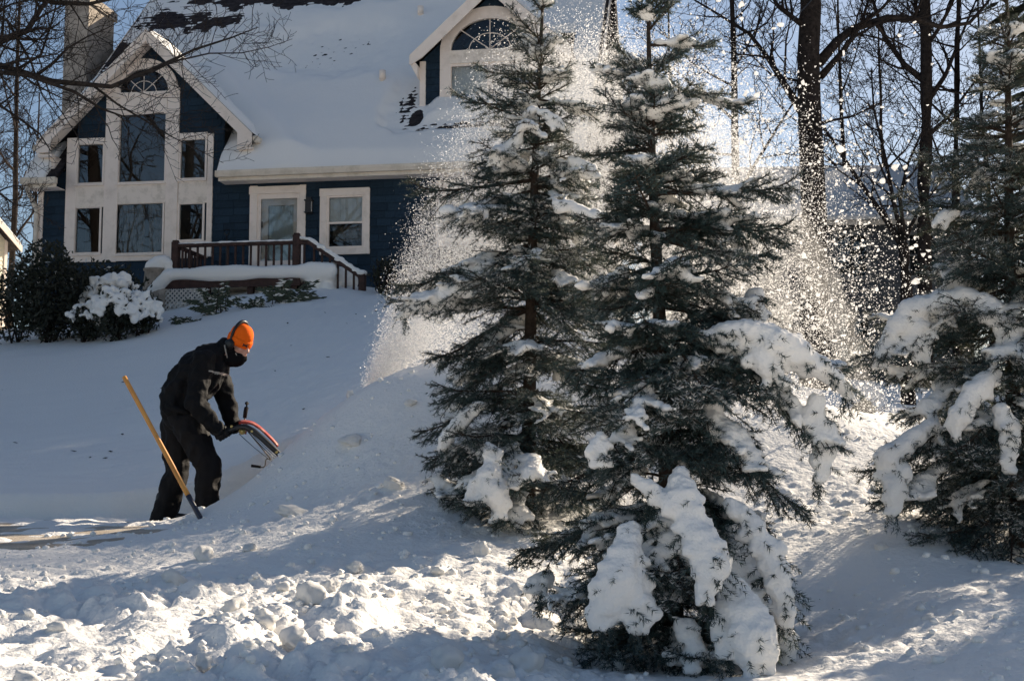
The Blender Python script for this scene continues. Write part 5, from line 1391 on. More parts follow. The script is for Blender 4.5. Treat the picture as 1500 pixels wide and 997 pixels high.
    print('spruce', n, 'needles', len(f), 'snow faces', len(boughs), 'boughs', len(big), 'pillows')
    return root
YF, YL, YR = 6.55, 9.0, 8.0
def side(az, right, left, depth=0.9):
    c = math.cos(az); s = abs(math.sin(az)); return abs(c) * (right if c > 0 else left) + s * depth * 0.5 * (right + left)
def rf_front(q, az):
    rt = np.interp(q, [0, 0.12, 0.28, 0.42, 0.55, 0.71, 0.88, 1], [0.50, 0.56, 0.60, 0.68, 0.52, 0.40, 0.20, 0.04]); lf = np.interp(q, [0, 0.15, 0.3, 0.42, 0.55, 0.71, 0.88, 1], [0.62, 0.66, 0.55, 0.48, 0.42, 0.31, 0.17, 0.04])
    return side(az, rt, lf, 0.82) / (abs(math.cos(az)) + abs(math.sin(az)) * 0.9)
bF = at(985, 985, YF); bF.z = gz(bF.x, bF.y) - 0.03
A = lambda px, py, dy=0.0: at(px, py, YF + dy)
spruce('front spruce, nearest the camera, sagging under thick snow pillows at its foot', bF, at(950, -8, YF), rf_front, [
    (A(1092, 168, .05), 0.86, 0.03, 1), (A(1166, 282, -.05), 0.69, 0.02, 1), (A(1160, 345, .1), 0.66, -0.02, 1), (A(1130, 385, -.1), 0.62, 0.0, 0), (A(1241, 572, -.1), 0.52, 0.16, 1), (A(1236, 695, -.15), 0.49, 0.28, 1),
    (A(1182, 778, -.2), 0.37, 0.16, 0), (A(1130, 720, -.3), 0.40, 0.16, 1), (A(868, 108, .05), 0.86, 0.02, 1), (A(1048, 72, 0), 0.92, 0.02, 1), (A(858, 235, .1), 0.76, 0.02, 0), (A(842, 330, -.1), 0.66, 0.03, 0), (A(838, 440, .1), 0.58, 0.04, 1),
    (A(832, 560, -.2), 0.46, 0.06, 1), (A(790, 735, -.2), 0.30, 0.10, 0), (A(757, 832, -.15), 0.22, 0.12, 1), (A(800, 905, -.25), 0.14, 0.12, 1), (A(1000, 905, -.62), 0.24, 0.30, 1), (A(905, 930, -.6), 0.22, 0.26, 1), (A(1100, 940, -.5), 0.2, 0.30, 1), (A(1150, 900, -.3), 0.24, 0.24, 1), (A(1130, 985, -.45), 0.16, 0.22, 1),
    (A(1040, 600, -.5), 0.48, 0.12, 0), (A(930, 640, -.5), 0.44, 0.12, 1), (A(880, 690, -.45), 0.38, 0.10, 1)], 1, [
    ([A(925, 772, -.50), A(918, 815, -.58), A(902, 862, -.64), A(886, 902, -.66)], [0.05, 0.105, 0.135, 0.06], 0.7), ([A(930, 850, -.60), A(938, 885, -.64), A(934, 915, -.66)], [0.08, 0.075, 0.035], 0.7),
    ([A(992, 692, -.45), A(1000, 728, -.52), A(1006, 758, -.56)], [0.05, 0.085, 0.06], 0.8), ([A(1012, 752, -.54), A(1034, 795, -.62), A(1042, 835, -.66), A(1034, 872, -.68)], [0.05, 0.090, 0.085, 0.035], 0.8),
    ([A(1070, 852, -.50), A(1086, 895, -.60), A(1102, 935, -.64), A(1112, 980, -.66)], [0.065, 0.115, 0.135, 0.075], 0.7), ([A(1066, 905, -.60), A(1062, 945, -.64)], [0.06, 0.05], 0.8),
    ([A(1070, 735, -.36), A(1105, 775, -.40), A(1132, 822, -.44), A(1146, 872, -.46), A(1150, 905, -.46)], [0.045, 0.062, 0.070, 0.062, 0.035], 0.9),
    ([A(1038, 490, -.22), A(1085, 482, -.26), A(1130, 497, -.26), A(1175, 525, -.24), A(1215, 552, -.18), A(1240, 575, -.14)], [0.045, 0.085, 0.115, 0.100, 0.060, 0.03], 1.1),
    ([A(1120, 520, -.28), A(1135, 548, -.30)], [0.10, 0.06], 0.9), ([A(1192, 585, -.16), A(1198, 625, -.14), A(1206, 665, -.14), A(1200, 695, -.14)], [0.045, 0.065, 0.055, 0.03], 0.8),
    ([A(872, 648, -.42), A(882, 668, -.45)], [0.04, 0.05], 0.9), ([A(800, 838, -.1), A(785, 856, -.15)], [0.035, 0.04], 0.9),
    ([A(1102, 430, .1), A(1104, 465, .08), A(1092, 490, .05)], [0.05, 0.065, 0.05], 0.9), ([A(1010, 915, -.52), A(1022, 965, -.56)], [0.05, 0.055], 0.9), ([A(1148, 925, -.35), A(1152, 975, -.38)], [0.045, 0.055], 0.9), ([A(925, 700, -.48), A(950, 712, -.5), A(958, 728, -.5)], [0.03, 0.05, 0.035], 0.9)],
    density=380, nb=196, loadp=0.42)
def rf_left(q, az):
    r = np.interp(q, [0, 0.1, 0.25, 0.38, 0.55, 0.75, 0.88, 1], [0.75, 0.80, 0.82, 0.82, 0.62, 0.40, 0.21, 0.04])
    return side(az, r * (0.95 if q < 0.6 else 0.72), r, 0.85) / (abs(math.cos(az)) + abs(math.sin(az)) * 0.9)
bL = at(770, 752, YL); bL.z = gz(bL.x, bL.y) - 0.03
A = lambda px, py, dy=0.0: at(px, py, YL + dy)
spruce('left spruce of the three, beside the bank, with the spray behind it', bL, at(795, -30, YL), rf_left, [
    (A(567, 462, -.1), 0.46, 0.06, 1), (A(575, 440, .1), 0.50, 0.06, 1), (A(597, 284, 0), 0.62, -0.02, 0), (A(664, 146, 0), 0.76, -0.03, 0), (A(700, 105, 0), 0.82, -0.02, 0), (A(608, 652, -.1), 0.24, 0.08, 1), (A(622, 690, -.3), 0.18, 0.1, 1), (A(640, 610, .1), 0.30, 0.1, 0),
    (A(725, 745, -.55), 0.16, 0.25, 1), (A(650, 330, -.2), 0.60, 0.05, 1), (A(690, 250, .1), 0.68, 0.04, 1), (A(880, 170, 0), 0.77, 0.02, 1), (A(860, 260, -.1), 0.66, 0.04, 1), (A(640, 540, -.2), 0.38, 0.08, 0), (A(855, 700, -.3), 0.2, 0.1, 0)], 2, [
    ([A(722, 655, -.52), A(718, 690, -.58), A(722, 722, -.62), A(735, 745, -.62)], [0.05, 0.075, 0.095, 0.07], 0.8), ([A(700, 705, -.56), A(690, 728, -.58)], [0.05, 0.035], 0.9),
    ([A(705, 415, -.12), A(665, 428, -.14), A(625, 445, -.12), A(590, 458, -.1)], [0.06, 0.075, 0.06, 0.03], 0.9), ([A(825, 300, -.3), A(860, 312, -.3), A(890, 325, -.3)], [0.06, 0.07, 0.05], 0.9), ([A(760, 200, -.2), A(742, 215, -.2), A(725, 235, -.2)], [0.05, 0.06, 0.04], 0.9),
    ([A(800, 165, -.2), A(820, 180, -.2)], [0.04, 0.05], 0.9), ([A(840, 235, -.2), A(868, 250, -.2)], [0.05, 0.06], 0.9), ([A(700, 590, -.3), A(670, 620, -.3), A(650, 650, -.3)], [0.04, 0.05, 0.03], 0.9)],
    density=265, nb=196, loadp=0.5)
def rf_right(q, az):
    r = np.interp(q, [0, 0.1, 0.2, 0.33, 0.45, 0.6, 0.75, 0.88, 1], [0.80, 0.85, 0.88, 0.90, 0.72, 0.54, 0.36, 0.19, 0.04])
    return side(az, r, r, 0.85) / (abs(math.cos(az)) + abs(math.sin(az)) * 0.9)
bR = at(1492, 838, YR); bR.z = gz(bR.x, bR.y) - 0.03
A = lambda px, py, dy=0.0: at(px, py, YR + dy)
SPR = spruce('right spruce, cut off by the right picture edge', bR, at(1472, -45, YR), rf_right, [
    (A(1254, 552, -.1), 0.44, 0.14, 1), (A(1320, 470, .1), 0.46, 0.12, 1), (A(1260, 722, -.2), 0.24, 0.14, 1), (A(1285, 765, -.3), 0.2, 0.12, 1), (A(1315, 298, 0), 0.58, -0.02, 0), (A(1345, 235, 0), 0.68, 0.0, 0), (A(1430, 62, 0), 0.90, 0.0, 0), (A(1385, 200, .1), 0.73, 0.03, 0), (A(1330, 640, -.2), 0.34, 0.14, 1), (A(1420, 830, -.4), 0.12, 0.12, 0), (A(1480, 860, -.5), 0.1, 0.12, 0)], 3, [
    ([A(1420, 432, -.15), A(1380, 440, -.15), A(1340, 452, -.12), A(1310, 490, -.1), A(1290, 530, -.1)], [0.08, 0.085, 0.10, 0.09, 0.04], 1.0), ([A(1440, 440, -.2), A(1470, 470, -.25), A(1490, 520, -.3)], [0.09, 0.09, 0.06], 1.0), ([A(1345, 480, -.15), A(1350, 520, -.15)], [0.08, 0.05], 0.9),
    ([A(1455, 545, -.35), A(1428, 575, -.40), A(1405, 605, -.42), A(1395, 630, -.42)], [0.06, 0.09, 0.085, 0.05], 1.0), ([A(1365, 622, -.25), A(1335, 645, -.28), A(1305, 665, -.30), A(1290, 690, -.32)], [0.055, 0.09, 0.085, 0.05], 1.0), ([A(1318, 690, -.34), A(1310, 715, -.36), A(1305, 745, -.38)], [0.07, 0.08, 0.045], 0.9),
    ([A(1400, 312, -.1), A(1375, 322, -.1)], [0.045, 0.05], 0.9), ([A(1470, 600, -.42), A(1480, 640, -.44), A(1478, 680, -.45)], [0.06, 0.07, 0.045], 0.9)],
    density=265, nb=196, loadp=0.46)
# the row goes on past the right edge; this one shades the right foreground
copy_tree(SPR, Vector((4.75, 8.05, gz(3.6, 8.0) - 0.03)), 'next spruce of the row, just outside the right picture edge', 0.95, 2.1)

# ------------------------------------------------------------------ the person at the snow blower
YP = 11.4
def Q(px, py, dy=0.0): return at(px, py, YP + dy)
M['cloth'] = mat('black_jacket_cloth', (0.006, 0.006, 0.007), 0.8, 0.2, var=0.3, vscale=9, bump=0.25, bscale=70)
M['trouser'] = mat('dark_snow_trousers', (0.0075, 0.0065, 0.007), 0.75, 0.22, var=0.3, vscale=7, bump=0.2, bscale=60)
M['glove'] = mat('black_glove', (0.011, 0.011, 0.012), 0.75, 0.3, bump=0.3, bscale=120)
M['gaiter'] = mat('black_fleece', (0.008, 0.008, 0.009), 0.95, 0.1)
M['skin'] = mat('cold_skin', (0.56, 0.31, 0.23), 0.55, 0.35, var=0.12, vscale=25)
M['orange'] = add_translucent(mat('bright_orange_knit', (0.98, 0.16, 0.012), 0.85, 0.1, bump=0.3, bscale=150), 0.10, (1.0, 0.2, 0.02))
M['reflect'] = mat('grey_reflective_tape', (0.36, 0.33, 0.29), 0.5, 0.4)
M['plastic'] = mat('black_plastic', (0.010, 0.010, 0.011), 0.4, 0.4)
M['eye'] = mat('dark_eye', (0.03, 0.02, 0.018), 0.15, 0.5)
person = empty('person', Q(262, 762), 'person in orange knit hat and black winter clothes bent over the snow blower handles', 'person')
def skinned(B, name, m, voxel, smooth, fold=0.0, fs=7.0, parent=None, ret=False, stretch=(1, 1, 1)):
    v, f, n = B.remesh(voxel, smooth)
    if fold:
        w = v * np.array(stretch)
        v = v + n * (fold * (np.abs(noise3(w * fs)) * -1.6 + 0.5) + 0.35 * fold * noise3(w * fs * 2.7 + 3))[:, None]
    o = link(name, np_mesh(name, v, f, True), M[m], parent or person)
    return (o, v, f, n) if ret else o
# frames
yaw, pit = R(30), R(20)
hf = Vector((math.cos(yaw) * math.cos(pit), -math.sin(yaw) * math.cos(pit), -math.sin(pit))); hl = Vector((math.sin(yaw), math.cos(yaw), 0)); hu = hf.cross(hl)
if hu.z < 0: hu = -hu
hc = Q(350.5, 504)
def HD(x, y, z): return hc + hf * x + hl * y + hu * z
Rh = Matrix((hf, hl, hu)).transposed()
# body: one continuous figure under the clothes
pel, waist, chest, neck = Q(266, 606), Q(268, 585), Q(292, 543), Q(330, 514)
shN, shF = Q(298, 528, -.17), Q(314, 527, .18); elN, elF = Q(285, 590, -.25), Q(331, 585, .22); wrN, wrF = Q(318, 627, -.20), Q(342, 624, .17)
hipN, hipF = Q(276, 622, -.09), Q(259, 622, .09); knN, knF = Q(306, 682, -.11), Q(258, 692, .10); anN, anF = Q(302, 748, -.08), Q(240, 758, .08)
B = Blobs()
for p, q, a, b, sy in ((pel, waist, .115, .11, 1.35), (waist, chest, .11, .115, 1.4), (chest, neck, .115, .07, 1.3)): B.cap(p, q, a, b, sy)
B.cap(neck, HD(-.02, 0, -.03), .058, .055)
for s, e, w in ((shN, elN, wrN), (shF, elF, wrF)): B.cap(chest.lerp(neck, .6), s, .07, .058); B.chain([s, e, w], [.055, .045, .031])
for h, k, a in ((hipN, knN, anN), (hipF, knF, anF)): B.cap(pel, h, .11, .10); B.chain([h, k, a], [.095, .065, .045])
def he(x, y, z, r): B.ell(HD(x, y, z), r, Rh)
he(-.005, 0, .03, (.096, .075, .092)); he(.028, 0, -.04, (.064, .060, .082)); he(.045, 0, -.085, (.045, .045, .038)); he(.080, 0, -.108, (.022, .026, .02))
for s in (-1, 1): he(.062, s * .040, -.030, (.026, .024, .024)); he(.080, s * .028, .020, (.017, .026, .011)); he(.100, s * .011, -.038, (.010, .010, .009)); he(-.005, s * .074, -.01, (.02, .012, .032))
for i in range(7): t = i / 6; he(.088 + .026 * t, 0, .010 - .046 * t, (.011 + .004 * t, .010 + .003 * t, .012))
he(.092, 0, -.062, (.012, .026, .008)); he(.090, 0, -.078, (.013, .024, .009))
body, bv, bf, bn = skinned(B, 'body', 'skin', 0.0095, 1, ret=True)
for s in (-1, 1):
    E = Blobs(); E.ell(HD(.087, s * .031, -.002), (.010, .013, .008), Rh); v, f, n = E.remesh(0.003, 1); link('eye', np_mesh('eye', v, f, True), M['eye'], body)
    E = Blobs(); [E.ell(HD(.094 - .012 * abs(t), s * (.030 + .020 * t), .017 - .004 * t * t), (.005, .007, .004), Rh) for t in np.linspace(-1, 1, 7)]; v, f, n = E.remesh(0.003, 1); link('eyebrow', np_mesh('eyebrow', v, f, True), M['bark'], body)
# jacket
B = Blobs()
spine = [Q(262, 597), Q(263, 580), Q(272, 562), Q(288, 543), Q(304, 528), Q(320, 518)]
sr = [(.150, .205), (.152, .205), (.158, .215), (.160, .225), (.135, .215), (.095, .150)]
for i in range(len(spine) - 1):
    for k in range(7):
        t = k / 7; p = spine[i].lerp(spine[i + 1], t); a = sr[i][0] * (1 - t) + sr[i + 1][0] * t; b = sr[i][1] * (1 - t) + sr[i + 1][1] * t; B.ell(p, (a, b, a))
B.cap(Q(262, 594), Q(286, 603), .135, .115, 1.45); B.cap(Q(284, 575), Q(300, 560), .13, .12, 1.5); B.cap(Q(300, 560), Q(318, 540), .12, .10, 1.5)
B.cap(Q(318, 520), Q(331, 510), .088, .088, 1.05)                                   # raised collar
for s, e, w in ((shN, elN, wrN), (shF, elF, wrF)):
    B.cap(Q(304, 526), s, .11, .098); B.chain([s, s.lerp(e, .5), e], [.098, .088, .082]); B.chain([e, e.lerp(w, .5), w], [.082, .075, .058])
jk, jv, jf, jn = skinned(B, 'jacket', 'cloth', 0.0115, 2, 0.024, 8.5, ret=True)
# the hem: a drawn-in band
hb_c = Q(268, 601); hemN = (Q(286, 606) - Q(240, 590)).normalized()
B = Blobs()
for i in range(40):
    a = 2 * math.pi * i / 40; B.ell(hb_c + hemN * (.148 * math.cos(a)) + Vector((0, 1, 0)) * (.205 * math.sin(a)), (.024, .024, .03))
hem = skinned(B, 'hem', 'cloth', 0.011, 2, parent=jk)
def stripe(c, nrm, half, cond):
    p = jv[jf].mean(axis=1); d = np.abs((p - np.array(c)) @ np.array(nrm)); sel = (d < half) & cond(p)
    if sel.sum() < 3: return
    vv = jv + jn * 0.004; a, b = compact(vv, jf[sel]); link('reflective_stripe', np_mesh('reflective_stripe', a, b, True), M['reflect'], jk)
c1 = Q(326, 548); up1 = (Q(300, 522) - Q(276, 572)).normalized()
stripe(c1, (0.15, 0, 1), .010, lambda p: (p[:, 0] > Q(315, 548).x) & (p[:, 1] < YP + .12))
c2 = Q(283, 514, -.1); stripe(c2, (0.95, 0, 0.3), .013, lambda p: (p[:, 2] > Q(0, 528).z) & (p[:, 0] < Q(295, 0).x) & (p[:, 1] < YP + .1))
# zipper and collar edge
mb = MB(); mb.tube([Q(329, 505, -.105), Q(331, 516, -.10), Q(334, 528, -.06)], .006, 6); mb.build('collar_piping', M['reflect'], jk, True)
# trousers
B = Blobs()
B.cap(Q(264, 596), Q(266, 612), .135, .135, 1.38)
B.chain([hipN, hipN.lerp(knN, .5), knN, knN.lerp(anN, .5), Q(303, 752, -.08)], [.132, .118, .104, .098, .098]); B.chain([hipF, hipF.lerp(knF, .5), knF, knF.lerp(anF, .5), Q(239, 762, .08)], [.132, .116, .102, .100, .106])
skinned(B, 'trousers', 'trouser', 0.0115, 2, 0.024, 7.5, stretch=(1, 1, 0.75))
for a, nm in ((anN, 1), (anF, 1)):
    B = Blobs(); z0 = DRIVE_Z + 0.055
    for t in np.linspace(0, 1, 8): B.ell((a.x - .06 + .24 * t, a.y, z0 - .012 * t), (.055, .050 - .008 * t, .055 - .018 * t))
    B.cap((a.x - .03, a.y, z0), (a.x - .01, a.y, z0 + .16), .058, .062)
    o = skinned(B, 'boot', 'plastic', 0.009, 2)
# neck gaiter pulled over the chin
B = Blobs()
B.ell(HD(.040, 0, -.100), (.072, .066, .052), Rh); B.ell(HD(.012, 0, -.085), (.075, .070, .055), Rh); B.ell(HD(-.03, 0, -.075), (.07, .07, .06), Rh)
B.cap(HD(.02, 0, -.12), Q(336, 524), .072, .080); B.cap(HD(-.03, 0, -.08), Q(330, 512), .07, .085)
gt = skinned(B, 'neck_gaiter', 'gaiter', 0.008, 3, 0.006, 14)
mb = MB(); mb.tube([HD(.045, -.064, -.068), HD(.058, -.058, -.086)], .0035, 5); mb.build('cord_tip', M['reflect'], gt)
# knit hat: ribbed cuff and dome
tilt = Matrix.Rotation(R(9), 3, 'Y'); n = 96; prof = [(.102, -.040), (.110, -.034), (.1145, -.012), (.1145, .014), (.111, .026), (.1065, .027), (.106, .040), (.103, .058), (.097, .080), (.083, .100), (.067, .118), (.046, .131), (.024, .138), (.004, .140)]
def HT(th, r, z): 
    q = tilt @ Vector((r * math.cos(th), r * 0.86 * math.sin(th), z)); return HD(q.x - .004, q.y, q.z + .036)
v = []; f = []
for j, (r, z) in enumerate(prof):
    for k in range(n):
        th = 2 * math.pi * k / n; rr = r + (0.0016 if j < 5 else 0.0009) * math.cos(th * 32); v.append(HT(th, rr + 0.003 * math.sin(3 * th + z * 40) * (j > 6), z)[:])
for j in range(len(prof) - 1):
    for k in range(n): f.append((j * n + k, j * n + (k + 1) % n, (j + 1) * n + (k + 1) % n, (j + 1) * n + k))
hat = link('knit_hat', np_mesh('knit_hat', v, f, True), M['orange'], person)
# dark emblem on the cuff: two interlocked arcs
for sg in (-1, 1):
    pts = []
    for t in np.linspace(-1, 1, 15):
        yv = sg * (0.0150 * abs(t) ** 2.2 - 0.0034); xv = 0.0235 * t * (1 - 0.22 * abs(t) ** 4)
        pts.append(HT(R(-24) + xv / .11, .1175, -.004 + yv))
    mb = MB(); mb.tube(pts, [0.0036 + 0.0020 * abs(t) for t in np.linspace(-1, 1, 15)], 6); mb.build('emblem', M['plastic'], hat, True)
# headphones
hp_ = empty('headphones_tmp', (0, 0, 0)); bpy.data.objects.remove(hp_)
def hband(a, r=1.0): return HD(-.012 - .012 * math.sin(a), .106 * r * math.cos(a), .015 + .176 * r * math.sin(a))
mb = MB(); mb.tube([hband(a) for a in np.linspace(-0.15, math.pi + 0.15, 28)], [0.0085 + 0.007 * math.sin(max(0, min(math.pi, a))) for a in np.linspace(-0.15, math.pi + 0.15, 28)], 8); hph = mb.build('headphone_band', M['plastic'], person, True)
for s in (-1, 1):
    mt = Matrix.Translation(HD(-.012, s * .093, -.010)) @ (Matrix((hf, hu, hl * s)).transposed().to_4x4()); mb = MB()
    mb.lathe([(.030, -.006), (.043, -.002), (.045, .010), (.042, .018), (.040, .019), (.037, .030), (.026, .036), (.006, .037)], 24, mt); mb.build('ear_cup', M['plastic'], hph, True)

# ------------------------------------------------------------------ snow blower
M['red'] = mat('worn_red_paint', (0.42, 0.045, 0.025), 0.4, 0.5, col2=(0.50, 0.22, 0.16), vscale=14, fac=(0.40, 0.52))
M['blk'] = mat('black_steel', (0.016, 0.015, 0.015), 0.42, 0.5, var=0.3)
M['wire'] = mat('bare_steel', (0.25, 0.20, 0.15), 0.4, 0.5, metal=0.6)
M['brass'] = mat('yellow_zinc', (0.55, 0.42, 0.16), 0.4, 0.5, metal=0.5)
M['rubber'] = mat('tyre_rubber', (0.014, 0.014, 0.014), 0.85, 0.2)
YB = 11.45
def K(px, py, dy=0.0): return at(px, py, YB + dy)
blower = empty('snow_blower', Vector((K(448, 640).x, YB, DRIVE_Z)), 'red and black snow blower dug into the bank, only its handles showing', 'snow blower')
profp = [(319, 639), (330, 632.5), (340, 628), (350, 625), (360, 625), (371, 631), (384, 642), (396, 653), (407, 663)]
for sd in (-.21, .21):
    v = []; pts = [K(x, y, sd) for x, y in profp] + [K(440, 705, sd * .95), K(468, 738, sd * .9)]
    mb = MB()
    wid = [.013, .016, .018, .022, .026, .026, .026, .026, .024, .02, .02]
    mb.tube(pts, [w * .95 for w in wid], 8); arm = mb.build('handle_arm', M['blk'], blower, True)
    mb = MB(); mb.tube([K(316, 641, sd), K(334, 630.5, sd)], .021, 10); mb.build('grip', M['rubber'], arm, True)
    for (x, y) in ((329, 627), (339, 624.5), (369, 631.5), (405, 662)):
        mb = MB(); mb.lathe([(.011, -.002), (.011, .006), (.006, .009)], 8, Matrix.Translation(K(x, y, sd - .023)) @ Matrix.Rotation(R(90), 4, 'X')); mb.build('bolt', M['brass'], arm)
# console panel between the arms, crowned, with slots
v = []; f = []; NP = 15; NS = 14
cons = [(350, 621), (360, 620.5), (370, 622.5), (380, 629), (390, 638), (399, 647), (406, 655)]
for i in range(NS + 1):
    t = i / NS * (len(cons) - 1); k = min(int(t), len(cons) - 2); x = cons[k][0] + (cons[k + 1][0] - cons[k][0]) * (t - k); y = cons[k][1] + (cons[k + 1][1] - cons[k][1]) * (t - k)
    for j in range(NP + 1):
        s = -1 + 2 * j / NP; v.append(K(x, y, s * .195) + Vector((0, 0, .022 * (1 - s ** 4) + .006 * math.sin(t * 2)))[:] if False else (K(x, y, s * .195) + Vector((0, 0, .022 * (1 - s ** 4))))[:])
for i in range(NS):
    for j in range(NP): f.append((i * (NP + 1) + j, i * (NP + 1) + j + 1, (i + 1) * (NP + 1) + j + 1, (i + 1) * (NP + 1) + j))
me = np_mesh('console', v, f, True); con = link('console', me, M['red'], blower)
_md = con.modifiers.new('thick', 'SOLIDIFY'); _md.thickness = 0.012; _md.offset = -1
for yy, (xa, ya), (xb, yb) in ((-.10, (369, 620.5), (379, 626.5)), (.05, (372, 621), (381, 627.5)), (.12, (388, 633), (397, 642))):
    mb = MB(); mb.tube([K(xa, ya, yy) + Vector((0, 0, .006)), K(xb, yb, yy) + Vector((0, 0, .006))], .009, 6, True, .5); mb.build('slot', M['blk'], con)
mb = MB(); mb.tube([K(349, 626, -.19), K(362, 629, -.19), K(360, 634, -.17), K(352, 632, -.17)], .012, 6); mb.build('red_bracket', M['red'], blower)
mt = Matrix.Translation(K(355, 631.5, -.2)) @ Matrix.Rotation(R(90), 4, 'X'); mb = MB(); mb.lathe([(.024, -.01), (.028, 0), (.028, .008), (.012, .009), (.012, .016), (.005, .018)], 14, mt); mb.build('pulley', M['brass'], blower, True)
mb = MB(); mb.tube([K(357, 622, 0), K(359, 610, 0)], .006, 6); lv = mb.build('chute_lever', M['wire'], blower, True)
mb = MB(); mb.tube([K(358.5, 612, 0), K(359.5, 604, 0), K(361, 597, 0), K(362, 591, 0), K(360.5, 588.5, 0)], [.016, .0175, .018, .0185, .012], 10); mb.build('grip', M['rubber'], lv, True)
crank = MB(); crank.tube([K(362, 630, -.1), K(397, 672.5, -.12)], .0055, 6); cr = crank.build('crank_rod', M['wire'], blower, True)
mb = MB(); mb.tube([K(397, 672, -.12), K(391, 671.5, -.13), K(389, 674, -.13), K(388.5, 681, -.13), K(386, 684, -.13), K(380, 684, -.13)], .0055, 6); mb.build('crank', M['wire'], cr, True)
mb = MB(); mb.tube([K(382, 683.5, -.13), K(368, 681.8, -.13)], [.0115, .0125], 10); mb.build('grip', M['rubber'], cr, True)
for a, b in (((350, 635), (398, 675)), ((364, 630), (404, 668)), ((363, 631), (402, 671))):
    pts = [K(*a, -.15).lerp(K(*b, -.1), t) + Vector((0, 0, -.008 * math.sin(t * 3.14))) for t in np.linspace(0, 1, 7)]
    mb = MB(); mb.tube(pts, .0028, 5); mb.build('control_cable', M['blk'], blower, True)
# the machine itself, down in the cut behind the bank
bx = K(448, 640).x
def bbox(name, x0, x1, y0, y1, z0, z1, m, bev=.02, parent=None): mb = MB(); mb.box(bx + x0, bx + x1, YB + y0, YB + y1, DRIVE_Z + z0, DRIVE_Z + z1); return mb.build(name, M[m], parent or blower, False, True, bev)
eng = bbox('engine', -.14, .20, -.17, .17, .26, .44, 'blk'); bbox('fuel_tank', -.12, .05, -.15, .15, .445, .50, 'blk', .03, eng); bbox('chassis', -.20, .25, -.16, .16, .13, .255, 'red')
for s in (-1, 1):
    mt = Matrix.Translation((bx - .02, YB + s * .24, DRIVE_Z + .19)) @ Matrix.Rotation(R(90), 4, 'X'); mb = MB(); mb.lathe([(.10, -.06), (.18, -.06), (.19, -.03), (.19, .03), (.18, .06), (.10, .06)], 24, mt); wh = mb.build('wheel', M['rubber'], blower, True)
    mb = MB(); mb.lathe([(.03, -.05), (.098, -.055), (.098, .055), (.03, .05)], 18, mt); mb.build('rim', M['red'], wh)
v = []; mb = MB(); arc = [(.62 + .19 * math.cos(a), .22 + .20 * math.sin(a)) for a in np.linspace(R(60), R(270), 14)]
mb.ring([(p[0], p[1]) for p in arc], [(.62 + (p[0] - .62) * 1.05, .22 + (p[1] - .22) * 1.05) for p in arc], lambda x, z, d: (bx + x - .1, YB + d, DRIVE_Z + z + .0), -.32, .32); ah = mb.build('auger_housing', M['red'], blower)
mb = MB(); mb.tube([(bx + .54 + .14 * math.cos(t * 9), YB - .3 + .6 * t, DRIVE_Z + .2 + .14 * math.sin(t * 9)) for t in np.linspace(0, 1, 60)], .02, 5); mb.build('auger', M['blk'], ah)
mb = MB(); mb.tube([(bx + .33, YB, DRIVE_Z + .38), (bx + .33, YB, DRIVE_Z + .55), (bx + .35, YB, DRIVE_Z + .66), (bx + .40, YB, DRIVE_Z + .74)], [.09, .085, .08, .075], 14, False); mb.build('discharge_chute', M['red'], blower, True)

# gloves: palm, four fingers closed round the grip, thumb
def glove(sd, wrist, name='glove', flip=1):
    g0, g1 = K(316, 641, sd), K(334, 630.5, sd); ax = (g1 - g0).normalized(); c = g0.lerp(g1, .55)
    out = Vector((0, -1, 0)) * flip; up = ax.cross(out); up = up if up.z > 0 else -up
    B = Blobs()
    def ring(a, r): return (out * math.cos(a) + up * math.sin(a)) * r
    palm = c + ring(R(100), .040)
    for t in np.linspace(-1, 1, 5): B.ell(c + ax * (.036 * t) + ring(R(112), .038), (.021, .021, .019))
    B.cap(palm - ax * .01, wrist, .034, .040)
    for i, (off, sp) in enumerate(((.040, 235), (.014, 255), (-.013, 245), (-.038, 215))):
        ps = [c + ax * off + ring(R(100 - sp * t), .037) for t in np.linspace(0, 1, 8)]
        B.chain(ps, [.0145, .0142, .0138, .0135, .013, .0125, .012, .011])
    ps = [c + ax * .030 + ring(R(120), .045), c + ax * .052 + ring(R(160), .042), c + ax * .060 + ring(R(200), .036), c + ax * .056 + ring(R(235), .036)]
    B.chain(ps, [.018, .016, .0145, .013])
    o = skinned(B, name, 'glove', 0.0058, 1)
    B = Blobs(); d = (wrist - palm).normalized(); a = Vector((0, 1, 0)); b = d.cross(a).normalized(); a = b.cross(d)
    for i in range(22):
        t = 2 * math.pi * i / 22; B.ell(wrist + d * .012 + a * .052 * math.cos(t) + b * .052 * math.sin(t), (.017, .017, .017))
    skinned(B, 'cuff', 'glove', 0.008, 1, parent=o)
glove(-.21, wrN, flip=1); glove(.21, wrF, flip=1)

# ------------------------------------------------------------------ shovel stuck in the snow
M['ash'] = mat('varnished_ash', (0.78, 0.38, 0.085), 0.38, 0.5, col2=(0.60, 0.25, 0.05), vscale=3.5, fac=(0.35, 0.7))
M['socket'] = mat('blue_black_steel', (0.022, 0.026, 0.045), 0.4, 0.5)
S = lambda px, py, Y: at(px, py, Y)
sh0, sh1, sh2 = S(182, 552, 10.95), S(276, 726, 10.75), S(296, 763, 10.70)
shv = empty('shovel', Vector((sh2.x, sh2.y, sh2.z - .02)), 'wooden-handled shovel leaning out of the snow in front of the person', 'shovel')
ns = 14; dirv = (sh1 - sh0).normalized(); pts = [sh0.lerp(sh1, t) for t in np.linspace(0, 1, ns)]
mb = MB(); mb.tube([sh0 - dirv * .006] + pts, [.012] + [.0190] + [.0195 - .001 * math.sin(i / ns * 6) for i in range(ns - 1)], 14); mb.build('shaft', M['ash'], shv, True)
